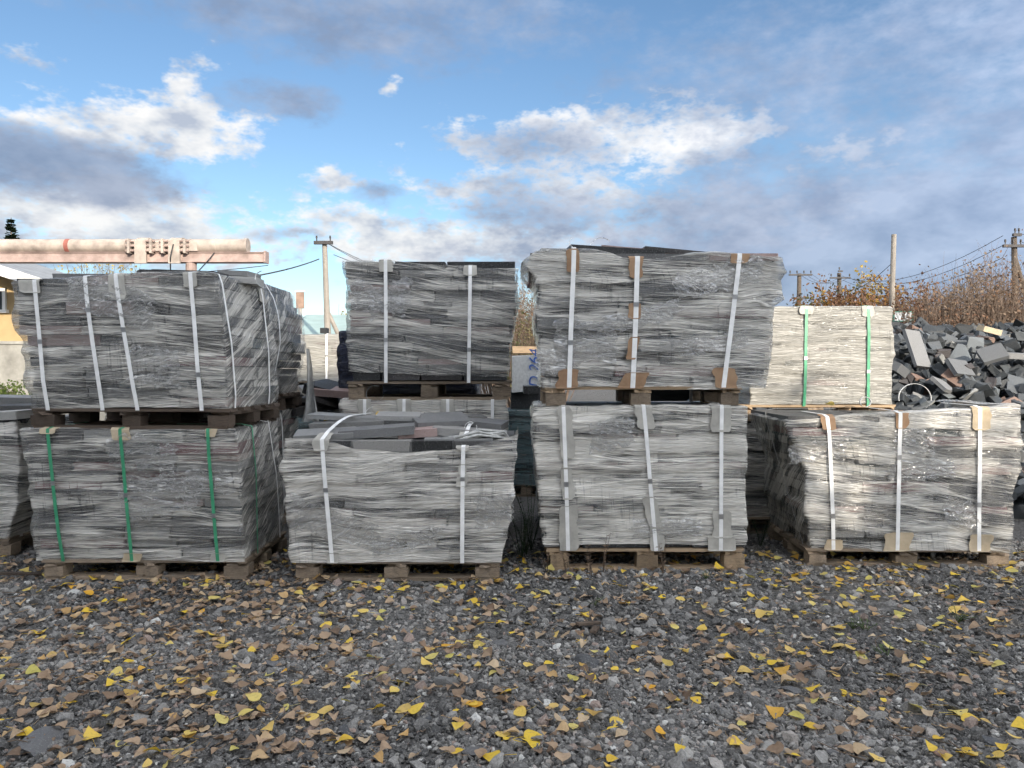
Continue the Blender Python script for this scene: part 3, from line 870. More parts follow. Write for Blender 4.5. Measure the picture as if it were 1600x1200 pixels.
c3t = px(1005, Y3)
t3 = stack('large wrapped stone pallet on the upper level with brown cardboard under its three white straps', c3t, Y3, 1.03, 0, 1.22, .84, .83, .12, 'mid', M_WOODL,
    xl=[(0, lx(850, c3t, Y3)), (.3, lx(845, c3t, Y3)), (.55, lx(838, c3t, Y3)), (.8, lx(840, c3t, Y3)), (.93, lx(816, c3t, Y3)), (1, lx(836, c3t, Y3))],
    xr=[(0, lx(1196, c3t, Y3)), (.3, lx(1206, c3t, Y3)), (.6, lx(1206, c3t, Y3)), (.65, lx(1222, c3t, Y3)), (1, lx(1220, c3t, Y3))],
    top=[(0, .0), (.1, .02), (.25, .02), (.38, -.03), (.5, -.035), (.65, .0), (1, -.03)], seed=6, flaps=5, wr=1.5, fans=6, slopeF=.04, bottom=False, blocks=M_WOOD, straps=[
        S(lx(896, c3t, Y3), lx(889, c3t, Y3), w=.032, pads=[(.72, .86, .045, .035, Cb, 0), (-.02, .12, .075, .055, Cb, .15)]),
        S(lx(996, c3t, Y3), lx(988, c3t, Y3), w=.034, pads=[(.68, .86, .05, .035, Cb, 0), (.43, .53, .045, .03, Cb, 0), (.18, .32, .04, .02, Cb, .15), (-.02, .10, .07, .08, Cb, .5)]),
        S(lx(1155, c3t, Y3), lx(1130, c3t, Y3), w=.032, pads=[(.78, .85, .055, .055, Cb, 0), (-.015, .13, .065, .07, Cb, -.3)])])
for (x, y, z, w, d, h, a, b, c, m) in [(-.15, .25, .03, .62, .3, .05, .03, .06, .03, M_SLAB), (.02, .3, .05, .5, .2, .03, .05, .1, -.1, M_SLAB), (.28, .3, .035, .5, .25, .03, .02, .08, .05, M_SLAB),
                                       (-.45, .3, .03, .4, .3, .04, 0, 0, .1, M_SLABL)]:
    put_slab(t3, (x, y, .12 + .83 + z), (w, d, h), m, (a, b, c))

# --- second row behind ------------------------------------------------------------------------
Yb = 5.76; cb = px(670, Yb)
p2b = stack('low wrapped pallet behind, carrying the tall stack in the middle', px(662, Yb), Yb, 0, 0, 1.25, .8, .895, .13, 'pale',
    seed=21, wr=.8, res=.8, straps=[S(px(570, Yb)-px(662, Yb), px(570, Yb)-px(662, Yb), pads=[(.78, .93, .05, .05, G, 0)]), S(px(632, Yb)-px(662, Yb), px(632, Yb)-px(662, Yb), pads=[(.8, .93, .05, .05, G, 0)]),
        S(px(700, Yb)-px(662, Yb), px(700, Yb)-px(662, Yb), pads=[(.8, .93, .05, .05, G, 0)]), S(px(770, Yb)-px(662, Yb), px(770, Yb)-px(662, Yb))])
t2 = stack('wrapped stone pallet standing in the middle of the upper level with two white straps', cb, Yb, 1.03, 0, 1.22, .82, .90, .14, 'dark', M_WOOD,
    xl=[(0, lx(548, cb, Yb)), (.3, lx(543, cb, Yb)), (.85, lx(542, cb, Yb)), (.9, lx(537, cb, Yb)), (1, lx(537, cb, Yb))], xr=[(0, lx(794, cb, Yb)), (.4, lx(800, cb, Yb)), (.6, lx(808, cb, Yb)), (1, lx(806, cb, Yb))],
    top=[(0, .0), (.3, .0), (.5, -.02), (.8, -.05), (1, -.06)], fold=False, seed=7, flaps=2, wr=1.2, fans=3, slopeF=.10, botz=.05, zrag=.04, straps=[
        S(lx(603, cb, Yb), lx(603, cb, Yb), w=.03, pads=[(.83, .93, .05, .05, G, 0)]), S(lx(735, cb, Yb), lx(732, cb, Yb), w=.03, pads=[(.80, .92, .05, .05, G, 0)])])
Y4b = 5.85; c4b = px(1275, Y4b)
p4b = stack('wrapped pallet hidden below the bright cream stack', c4b, Y4b + .02, 0, 0, 1.2, .8, .735, .13, 'dark', seed=23, res=.6)
t4 = stack('bright cream wrapped stone pallet in full sun with two green straps', c4b, Y4b, .865, 0, 1.2, .8, .74, .125, 'warm', M_WOODL,
    xl=[(0, -.5), (1, -.5)], xr=[(0, lx(1394, c4b, Y4b)), (1, lx(1391, c4b, Y4b))], seed=8, wr=.55, fans=1, botz=.0, straps=[
        S(lx(1259, c4b, Y4b), lx(1256, c4b, Y4b), c='g', w=.025, pads=[(.70, .78, .05, .05, G, 0)]), S(lx(1355, c4b, Y4b), lx(1356, c4b, Y4b), c='g', w=.025, pads=[(.68, .78, .045, .04, M_CARDG, 0)])])
p1b = stack('wrapped pallet in the shade behind the green strapped one', -1.80 - .62, 5.72, 0, 0, 1.2, .8, .80, .13, 'dark', seed=24, res=.5, slopeR=.4, straps=[S(.3, .34, face=2, w=.02)])
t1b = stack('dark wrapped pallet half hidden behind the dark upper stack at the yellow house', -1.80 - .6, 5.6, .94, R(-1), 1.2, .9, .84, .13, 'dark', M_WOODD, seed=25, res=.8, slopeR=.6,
    xr=[(0, .56), (.4, .64), (.75, .62), (1, .52)], wr=1.6, straps=[S(.2, .15, face=2, w=.02)])
p3b = stack('wrapped pallet in the dark gap behind the pale one', px(1000, 5.85), 5.85, 0, 0, 1.3, .8, .86, .13, 'teal', seed=26, res=.4)
p2c = stack('navy film wrapped pallet standing behind the middle stack', px(527, 6.75) + .62, 6.75, .90, 0, 1.2, .8, .56, .13, 'navy', seed=27, res=.6, wr=1.6)
p2d = stack('wrapped pallet carrying the navy one', px(527, 6.75) + .7, 6.75, 0, 0, 1.2, .8, .77, .13, 'teal', seed=28, res=.5)
Yf = 9.2
pf = stack('pale sunlit wrapped pallet far behind, seen beside the concrete pole', px(500, Yf), Yf, 1.0, 0, .9, .8, .55, .13, 'warm', seed=29, res=.6, wr=1.6, straps=[S(px(511, Yf)-px(500, Yf), px(511, Yf)-px(500, Yf))])
pf2 = stack('wrapped pallet below the pale far one', px(498, Yf), Yf, 0, 0, 1.0, .8, .87, .13, 'teal', seed=30, res=.5)

# torn sheet of film hanging between the stacks
def drape():
    me_v = []; r = random.Random(5)
    nu, nv = 14, 26
    Yd = 5.58
    for j in range(nv):
        t = j/(nv-1)
        x0 = np.interp(t, [0, .4, .8, 1], [479, 477, 473, 468]); x1 = np.interp(t, [0, .25, .6, 1], [482, 487, 491, 497])
        for i in range(nu):
            s = i/(nu-1)
            x = x0 + (x1-x0)*s
            me_v.append((px(x, Yd), Yd + .03*math.sin(s*9 + t*3) + .05*t + .01*math.sin(s*25), pz(545 + 115*t, Yd)))
    faces = [(j*nu+i, j*nu+i+1, (j+1)*nu+i+1, (j+1)*nu+i) for j in range(nv-1) for i in range(nu-1)]
    uv = [(i*.02, j*.02) for j in range(nv) for i in range(nu)]
    m, t, out = mat('hanging_film')
    n = t.noise(t.n('ShaderNodeTexCoord').outputs['Object'], 25, 4, .6)
    pr = pbsdf(t, None, (.42, .42, .41), .35, .6, normal=bump(t, n, .5, .01))
    tr = t.n('ShaderNodeBsdfTransparent'); mx = t.n('ShaderNodeMixShader'); t.put(mx.inputs[0], t.maprange(n, .3, .7, .7, .95))
    t.L.new(tr.outputs[0], mx.inputs[1]); t.L.new(pr.outputs[0], mx.inputs[2]); t.L.new(mx.outputs[0], out.inputs[0])
    o = link('hanging_film', np_mesh('hanging_film', me_v, faces, True, uv), m)
    tag(o, 'torn grey film sheet hanging down between the stacks', 'film')
drape()

# curled strap ends
def curl(parent, c, r, turns, wd, m, tilt=0.0, start=0.0):
    pts = []; n = 26
    for k in range(n):
        a = start + turns*2*math.pi*k/(n-1)
        pts.append(Vector((c[0] + math.cos(a)*r*(1 + .15*k/n), c[1] + tilt*math.sin(a)*r + .02*k/n, c[2] + math.sin(a)*r)))
    lat = Vector((0, 1, 0)); nn = []
    for i in range(n):
        d = (pts[min(n-1, i+1)] - pts[max(0, i-1)]).normalized(); nn.append(d.cross(lat).normalized())
    ribbon('strap_end', pts, [lat]*n, nn, [wd/2]*n, [wd/2]*n, .0018, m, parent)
def loc_in(root, w):
    return Matrix.LocRotScale(root.location, root.rotation_euler, None).inverted() @ Vector(w)
curl(p4, loc_in(p4, (px(1432, 5.3), 5.3, pz(622, 5.3))), .10, .56, .014, M_STRAPW, .2, R(-10))
curl(p4, loc_in(p4, (px(1353, 5.2), 5.2, pz(628, 5.2))), .035, 1.1, .02, M_STRAPW, .2, 0)
curl(t3, loc_in(t3, (px(940, 5.0), 5.0, pz(388, 5.0))), .07, .4, .014, M_STRAPW, .2, R(40))
curl(t3, loc_in(t3, (px(897, 4.85), 4.85, pz(379, 4.85))), .03, .35, .022, M_STRAPW, .2, R(130))
curl(t1, loc_in(t1, (px(410, 5.0), 5.0, pz(434, 5.0))), .045, .3, .014, M_STRAPW, .2, R(90))
curl(p2, loc_in(p2, (px(582, 5.1), 5.1, pz(648, 5.1))), .05, .7, .024, M_STRAPW, .3, R(90))
curl(p2, loc_in(p2, (px(735, 4.75), 4.75, pz(668, 4.75))), .035, .9, .022, M_STRAPW, .3, R(60))
curl(p2b, loc_in(p2b, (px(585, 5.7), 5.7, pz(615, 5.7))), .06, .8, .008, M_STRAPD, .3, R(60))

# ------------------------------------------------------------------ gravel, stones and leaves
def build_gravel():
    t0 = (1 + 5**.5)/2
    iv = np.array([(-1, t0, 0), (1, t0, 0), (-1, -t0, 0), (1, -t0, 0), (0, -1, t0), (0, 1, t0), (0, -1, -t0), (0, 1, -t0), (t0, 0, -1), (t0, 0, 1), (-t0, 0, -1), (-t0, 0, 1)], float)
    iv /= np.linalg.norm(iv[0])
    fi = np.array([(0,11,5),(0,5,1),(0,1,7),(0,7,10),(0,10,11),(1,5,9),(5,11,4),(11,10,2),(10,7,6),(7,1,8),(3,9,4),(3,4,2),(3,2,6),(3,6,8),(3,8,9),(4,9,5),(2,4,11),(6,2,10),(8,6,7),(9,8,1)])
    m, t, out = mat('gravel_stone')
    at = t.n('ShaderNodeAttribute', attribute_name='tone')
    tc = t.n('ShaderNodeTexCoord')
    c = t.ramp(at.outputs['Fac'], [(0, (.068, .066, .064)), (.35, (.148, .143, .136)), (.6, (.245, .236, .222)), (.8, (.37, .355, .33)), (.92, (.28, .21, .175)), (.97, (.56, .55, .52))])
    n = t.noise(tc.outputs['Object'], 140, 3, .7)
    c = t.mix(t.maprange(n, .52, .72, 0, .5), c, (.46, .45, .43)); c = t.mix(t.maprange(n, .3, .46, .6, 0), c, (.04, .04, .04))
    pbsdf(t, out, c, .8, .3, normal=bump(t, n, .5, .004))
    def batch(N, r0, r1, pw, y0, y1, zf):
        g = rng
        y = np.sqrt(g.uniform(y0**2, y1**2, N)); x = g.uniform(-1, 1, N)*(.70*y + .25)
        rad = r0 + (r1-r0)*g.random(N)**pw
        sc = np.stack([g.uniform(.75, 1.35, N), g.uniform(.75, 1.35, N), g.uniform(.35, .85, N)], -1)*rad[:, None]
        v = iv[None]*(1 + g.uniform(-.28, .28, (N, 12)))[..., None]*sc[:, None, :]
        # random rotation
        q = g.normal(size=(N, 4)); q[:, 1:3] *= .35; q /= np.linalg.norm(q, axis=1, keepdims=True)
        w, a, b, c_ = q.T
        Rm = np.stack([1-2*(b*b+c_*c_), 2*(a*b-c_*w), 2*(a*c_+b*w), 2*(a*b+c_*w), 1-2*(a*a+c_*c_), 2*(b*c_-a*w), 2*(a*c_-b*w), 2*(b*c_+a*w), 1-2*(a*a+b*b)], -1).reshape(N, 3, 3)
        v = np.einsum('nij,nkj->nki', Rm, v)
        lift = .03*(fbm(x*1.3, y*1.3, 9)-.45)
        lift = lift - .018*np.clip((fbm(x*1.6, y*2.2, 55)-.60)*6, 0, 1)
        v += np.stack([x, y, rad*zf + lift*.4], -1)[:, None, :]
        tone = np.clip(g.beta(1.0, 1.5, N)*.85 + .7*(fbm(x*.9, y*1.4, 21)-.5), 0, .84)
        odd = g.random(N); tone = np.where(odd > .965, .92, np.where(odd > .945, .99, tone))
        return v.reshape(-1, 3), (fi[None] + 12*np.arange(N)[:, None, None]).reshape(-1, 3), np.repeat(tone, 12)
    parts = [batch(37000, .005, .014, 1.7, 2.0, 3.5, .35), batch(29000, .006, .016, 1.7, 3.4, 5.7, .35), batch(3800, .014, .032, 1.9, 2.0, 5.5, .3)]
    V, Fc, T, o = [], [], [], 0
    for v, f, tn in parts:
        V.append(v); Fc.append(f + o); T.append(tn); o += len(v)
    me = np_mesh('gravel', np.concatenate(V), np.concatenate(Fc), False, None, {'tone': np.concatenate(T)})
    tag(link('gravel', me, m), 'dark grey crushed stone covering the yard', 'gravel', kind='stuff')
build_gravel()

def rock_mesh(k, sub=1, flat=.5):
    r = random.Random(900 + k)
    bm = bmesh.new(); bmesh.ops.create_icosphere(bm, subdivisions=sub, radius=1)
    pl = [(Vector((r.gauss(0, 1), r.gauss(0, 1), r.gauss(0, 1))).normalized(), r.uniform(.5, .8)) for _ in range(9)]
    for v in bm.verts:
        for n, d in pl:
            e = v.co.dot(n) - d
            if e > 0: v.co -= n*e
        v.co *= r.uniform(.96, 1.04)
        v.co.z *= flat
    me = bpy.data.meshes.new('stone'); bm.to_mesh(me); bm.free()
    return me
ROCKS = [rock_mesh(k, 2, [.5, .35, .6, .45][k % 4]) for k in range(6)]
M_STONE = stone_mat('loose_stone', [(0, (.06, .062, .066)), (.3, (.11, .11, .112)), (.6, (.18, .178, .172)), (.85, (.30, .29, .27)), (.93, (.26, .17, .14))], .3)
for me in ROCKS: me.materials.append(M_STONE)
def ground_pt(x, y):   # photo pixel on the ground -> world
    Y = CAMZ*F/(y - HY)
    return px(x, Y), Y
BIG = [(920, 1040, 55), (60, 1170, 95), (350, 960, 45), (160, 1025, 28), (425, 1045, 40), (1140, 1025, 40), (1440, 1125, 40), (1345, 1125, 48), (1305, 1185, 30), (1480, 1185, 28), (700, 1075, 55), (740, 1180, 60),
       (830, 1140, 30), (1215, 1178, 55), (1240, 1085, 40), (1225, 1015, 22), (300, 1010, 30), (1190, 985, 34), (880, 1110, 24), (540, 1150, 40), (410, 1180, 44), (1550, 1165, 45), (985, 1165, 26), (1110, 1130, 30),
       (620, 1000, 26), (240, 1080, 24), (780, 1010, 30), (1330, 960, 22), (1490, 1035, 26), (90, 960, 30), (560, 935, 24), (1060, 960, 26), (1415, 965, 20), (1580, 1080, 30), (30, 1030, 30), (660, 1130, 28)]
for k, (x, y, w) in enumerate(BIG):
    X_, Y_ = ground_pt(x, y); rad = w/F*Y_*.5
    o = link('stone', ROCKS[k % 6], None, None, (X_, Y_, rad*.12), (random.uniform(-.2, .2), random.uniform(-.2, .2), random.uniform(0, 6)), (rad*random.uniform(.9, 1.2), rad*random.uniform(.7, 1.0), rad*random.uniform(.6, .9)))
    tag(o, 'loose broken stone bigger than the gravel it lies in', 'stone', 'larger stones lying in the gravel')

def leaf_data(k):
    """a deltoid poplar leaf with its stalk, folded and curled; stem along +x"""
    r = random.Random(k*7 + 1)
    st = [0, .06, .16, .3, .48, .68, .86, 1.0]
    wd = [.06, .33, .46, .49, .42, .27, .11, .0]
    if k % 3 == 1: wd = [w*.8 for w in wd]
    if k % 3 == 2: wd = [.04, .34, .5, .5, .40, .26, .12, .0]
    curl_, fold, tw = r.uniform(-.7, .9), r.uniform(-.12, .22), r.uniform(-.4, .4)
    V = []; Fc = []
    for i, (s, w) in enumerate(zip(st, wd)):
        mz = curl_*(s-.4)**2 * .6
        for q in (-1, -.5, 0, .5, 1):
            ww = w*q*r.uniform(.92, 1.06)
            V.append((s, ww, mz + abs(ww)*fold + tw*ww*(s-.5) + r.uniform(-.02, .02)))
    for i in range(7):
        for j in range(4):
            a = i*5 + j; Fc.append((a, a+5, a+6, a+1))
    b = len(V); sl = r.uniform(.5, .9); bend = r.uniform(-.3, .3)
    for i in range(4):
        q = i/3
        for dy, dz_ in ((-.012, 0), (.012, 0), (0, .018)):
            V.append((-sl*q + .02, dy + bend*q*q, dz_ + .05*q*r.uniform(0, 1)))
    for i in range(3):
        for j in range(3):
            a = b + i*3 + j; c = b + i*3 + (j+1) % 3
            Fc.append((a, c, c+3, a+3))
    return V, Fc
def leaf_mat(name, stops):
    m, t, out = mat(name)
    oi = t.n('ShaderNodeObjectInfo'); tc = t.n('ShaderNodeTexCoord')
    at = t.n('ShaderNodeAttribute', attribute_name='tone')
    rnd = t.math('FRACT', t.math('ADD', oi.outputs['Random'], at.outputs['Fac']))
    c = t.ramp(rnd, stops)
    n = t.noise(tc.outputs['Object'], 6, 3, .6)
    c = t.mix(t.maprange(n, .5, .8, 0, .5), c, t.mix(.6, c, (.12, .06, .02)))
    pr = pbsdf(t, None, c, .55, .35)
    tl = t.n('ShaderNodeBsdfTranslucent'); t.L.new(c, tl.inputs[0])
    mx = t.n('ShaderNodeMixShader'); mx.inputs[0].default_value = .25
    t.L.new(pr.outputs[0], mx.inputs[1]); t.L.new(tl.outputs[0], mx.inputs[2]); t.L.new(mx.outputs[0], out.inputs[0])
    return m
M_LY = leaf_mat('yellow_leaf', [(0, (.74, .48, .06)), (.22, (.88, .62, .07)), (.4, (.66, .46, .17)), (.55, (.86, .62, .16)), (.7, (.72, .60, .20)), (.82, (.56, .50, .13)), (.9, (.52, .34, .10)), (1, (.82, .44, .05))])
M_LB = leaf_mat('brown_leaf', [(0, (.19, .13, .09)), (.25, (.37, .26, .17)), (.5, (.55, .40, .27)), (.68, (.25, .165, .11)), (.82, (.62, .48, .32)), (1, (.58, .36, .14))])
LEAF = [leaf_data(k) for k in range(10)]
LY, LB = [], []
for k in range(10):
    for lst, m in ((LY, M_LY), (LB, M_LB)):
        V, Fc = LEAF[k]
        if m is M_LB:   # dry leaves curl up more
            V = [(x, y*(1 - .25*(k % 3)/2), z*1.5 + (.5*y*y if k % 2 else .2*abs(y)) + .08*math.sin(7*x + 5*y + k)*(.3 + abs(y))) for x, y, z in V]
        me = pymesh('leaf', V, Fc, True); me.materials.append(m)
        me.attributes.new('tone', 'FLOAT', 'POINT')
        lst.append(me)

def leaf_spots():
    r = random.Random(77)
    yel, bro = [], []
    def dens_b(x, y):
        d = .25 + 1.3*max(0, float(fbm(x/190, y/110, 41)) - .33)
        d *= np.interp(x, [0, 500, 800, 1100, 1600], [1.25, 1.15, .9, .62, .6])
        return d
    def dens_y(x, y):
        return .35 + 1.0*max(0, float(fbm(x/230, y/120, 61)) - .3)
    while len(bro) < 1700:
        Yg = math.sqrt(r.uniform(2.25**2, 5.0**2)); x = r.uniform(-40, 1640)
        y = HY + CAMZ*F/Yg
        if r.random() < dens_b(x, y): bro.append((px(x, Yg), Yg))
    while len(yel) < 720:
        Yg = math.sqrt(r.uniform(2.25**2, 5.2**2)); x = r.uniform(-40, 1640)
        y = HY + CAMZ*F/Yg
        w = np.interp(Yg, [2.3, 3.5, 5], [.85, .8, 1.0])
        if r.random() < dens_y(x, y)*w: yel.append((px(x, Yg), Yg))
    return yel, bro
def place_leaves():
    r = random.Random(5)
    yel, bro = leaf_spots()
    for name, lst, meshes, m, lab, grp, cat in (
        ('fallen_leaf', yel, LY, M_LY, 'yellow fallen poplar leaf lying on the dark gravel', 'yellow leaves scattered on the gravel', 'leaf'),
        ('dry_leaf', bro, LB, M_LB, 'dry brown curled leaf lying on the dark gravel', 'brown leaves scattered on the gravel', 'leaf')):
        spots = sorted(lst, key=lambda q: q[1])
        # the 300 nearest one by one, thinned evenly, the rest as one mass
        V, Fc, T = [], [], []
        for i, (x, y) in enumerate(spots):
            sz = (.024 + .044*r.random()**.9)*(1.0 if meshes is LY else .92)
            M = Matrix.LocRotScale(Vector((x, y, r.uniform(.014, .03))), Euler((r.gauss(0, .22), r.gauss(0, .22), r.uniform(0, 6.283))), Vector((sz, sz, sz)))
            k = r.randrange(10)
            if i < 300:
                o = link(name, meshes[k]); o.matrix_world = M
                tag(o, lab, cat, grp)
            else:
                b = len(V); vv = np.array([v.co for v in meshes[k].vertices]); mm = np.array(M)
                V += list(vv @ mm[:3, :3].T + mm[:3, 3]); Fc += [tuple(q + b for q in p.vertices) for p in meshes[k].polygons]
                T += [r.random()]*len(vv)
        if V:
            me = np_mesh('leaves', V, Fc, True, None, {'tone': T})
            tag(link('fallen_leaves' if meshes is LY else 'dry_leaves', me, m), 'farther ' + ('yellow' if meshes is LY else 'brown') + ' leaves strewn near the pallets', 'leaves', kind='stuff')
place_leaves()
for (x, y, Y_, m_, lab) in [(585, 662, 4.9, 0, 'orange leaf lying on the loose slabs of the open topped pallet'), (518, 657, 5.05, 1, 'yellow leaf on the open slabs beside the white strap bend'),
                            (590, 646, 5.75, 2, 'yellow leaf caught on the low wrapped pallet behind'), (1303, 632, 5.2, 3, 'orange leaf on top of the sunlit pallet below the cream stack')]:
    o = link('fallen_leaf', LY[m_]); o.location = (px(x, Y_), Y_, pz(y, Y_) + .01); o.scale = (.07,)*3; o.rotation_euler = (.3, .2, x); tag(o, lab, 'leaf')

# ------------------------------------------------------------------ weeds and twigs
M_WEED = plain_mat('weed_green', (.075, .11, .035), .6, .3, .3, 30)
M_WEEDD = plain_mat('weed_dark', (.035, .06, .025), .6, .3, .3, 30)
M_TWIG = plain_mat('dry_twig', (.17, .12, .085), .8, .2, .3, 30)
def weed(x, y, h, n, lab, grp, m, spread=.5, Y=None, seed=0):
    r = random.Random(seed + int(x*7 + y))
    X_, Y_ = ground_pt(x, y) if Y is None else (px(x, Y), Y)
    root = empty('weed', (X_, Y_, 0)); tag(root, lab, 'weed', grp)
    st = MB(); lf = MB()
    for k in range(n):
        a = r.uniform(0, 6.28); tip = Vector((math.cos(a)*h*spread*r.uniform(.3, 1), math.sin(a)*h*spread*r.uniform(.3, 1), h*r.uniform(.6, 1)))
        st.tube([(0, 0, 0), tip*.5 + Vector((0, 0, h*.1)), tip], .0022, 4, .001)
        for j in range(7):
            q = r.uniform(.25, 1); p = tip*q + Vector((0, 0, h*.1*q*(1-q)*4)); a2 = r.uniform(0, 6.28); L = h*r.uniform(.12, .26) if h < .15 else r.uniform(.015, .035)
            d = Vector((math.cos(a2), math.sin(a2), r.uniform(-.1, .6)))*L; w = d.cross(Vector((0, 0, 1))).normalized()*L*.25
            lf.quad(p, p + d*.5 + w, p + d, p + d*.5 - w)
    st.build('stem', m, root); lf.build('leaves', m, root)
for i, (x, y, h) in enumerate([(1355, 990, .07), (1390, 1032, .06), (1500, 975, .07), (1335, 985, .05), (930, 950, .05), (1105, 908, .05)]):
    weed(x, y, h, 7, 'low green weed sprouting from the open gravel', 'green weeds in the gravel', M_WEED, 1.2, seed=i)
for i, (x, Y_, h) in enumerate([(885, 4.68, .14), (925, 4.66, .2), (943, 4.69, .3), (1037, 4.68, .22), (855, 4.68, .12)]):
    weed(x, 0, h, 3, 'thin dry weed stalk in front of the light wood pallet', 'weed stalks before the light wood pallet', M_TWIG, .25, Y_, i)
for i, (x, Y_, h) in enumerate([(815, 5.0, .45), (830, 5.3, .6), (822, 5.15, .35), (1190, 5.4, .25)]):
    weed(x, 0, h, 9, 'dark green weed growing in the shaded gap between two pallets', 'weeds in the gaps between pallets', M_WEEDD, .35, Y_, i)
def twigs():
    r = random.Random(9)
    for k in range(46):
        x, y = r.uniform(0, 1600), r.uniform(910, 1190)
        X_, Y_ = ground_pt(x, y); L = r.uniform(.06, .2); a = r.uniform(0, 6.28)
        mb = MB(); mb.tube([(-L/2, 0, 0), (0, r.uniform(-.02, .02), .006), (L/2, 0, .004)], r.uniform(.0012, .003), 5, .001)
        o = mb.build('twig', M_TWIG, None, (X_, Y_, .02), (0, r.uniform(-.1, .1), a))
        tag(o, 'thin dry twig lying on the gravel', 'twig', 'twigs on the gravel')
    for (x, y, L, a, w, sl_) in [(735, 935, .10, 1.5, .016, 'short dark splinter of wood before the open topped pallet'), (920, 985, .13, .5, .014, 'dark splinter of wood in the middle gravel, the longer of two'), (930, 995, .11, 1.3, .014, 'dark splinter of wood in the middle gravel, the shorter of two'), (40, 905, .35, .35, .02, 'long dark plank piece lying beside the green strapped pallet')]:
        X_, Y_ = ground_pt(x, y)
        o = MB().box(-L/2, L/2, -w, w, 0, .012).build('wood_splinter', M_WOODD, None, (X_, Y_, .022), (0, .1, a))
        tag(o, sl_, 'splinter', 'wood splinters on the gravel')
twigs()

# ------------------------------------------------------------------ rubble heap
def heap_z(x, y):
    front = np.interp(y, [6.2, 7.0, 8.2, 9.6, 12, 15, 17], [0, .42, 1.04, 1.66, 1.78, 1.4, 0])
    left = np.interp(x, [2.2, 3.6, 4.6, 30], [.75, .93, 1.0, 1.0])
    return front*left*(.93 + .16*fbm(x*.7, y*.7, 31))
def frag_mesh(k):
    r = random.Random(400 + k)
    bm = bmesh.new(); bmesh.ops.create_cube(bm, size=1.0)
    for _ in range(k % 4):
        ax = Vector((r.uniform(-1, 1), r.uniform(-1, 1), r.uniform(-1, 1))).normalized()
        bmesh.ops.bisect_plane(bm, geom=bm.verts[:] + bm.edges[:] + bm.faces[:], plane_co=ax*r.uniform(.25, .45), plane_no=ax, clear_outer=True)
        bmesh.ops.contextual_create(bm, geom=[e for e in bm.edges if e.is_boundary])
    for v in bm.verts:
        v.co += Vector((r.uniform(-.15, .15), r.uniform(-.15, .15), r.uniform(-.15, .15)))
    bmesh.ops.bevel(bm, geom=list(bm.edges), offset=.025, segments=1, affect='EDGES')
    me = bpy.data.meshes.new('stone_block'); bm.to_mesh(me); bm.free(); me.materials.append(M_RUB)
    return me
FRAG = [frag_mesh(k) for k in range(14)]
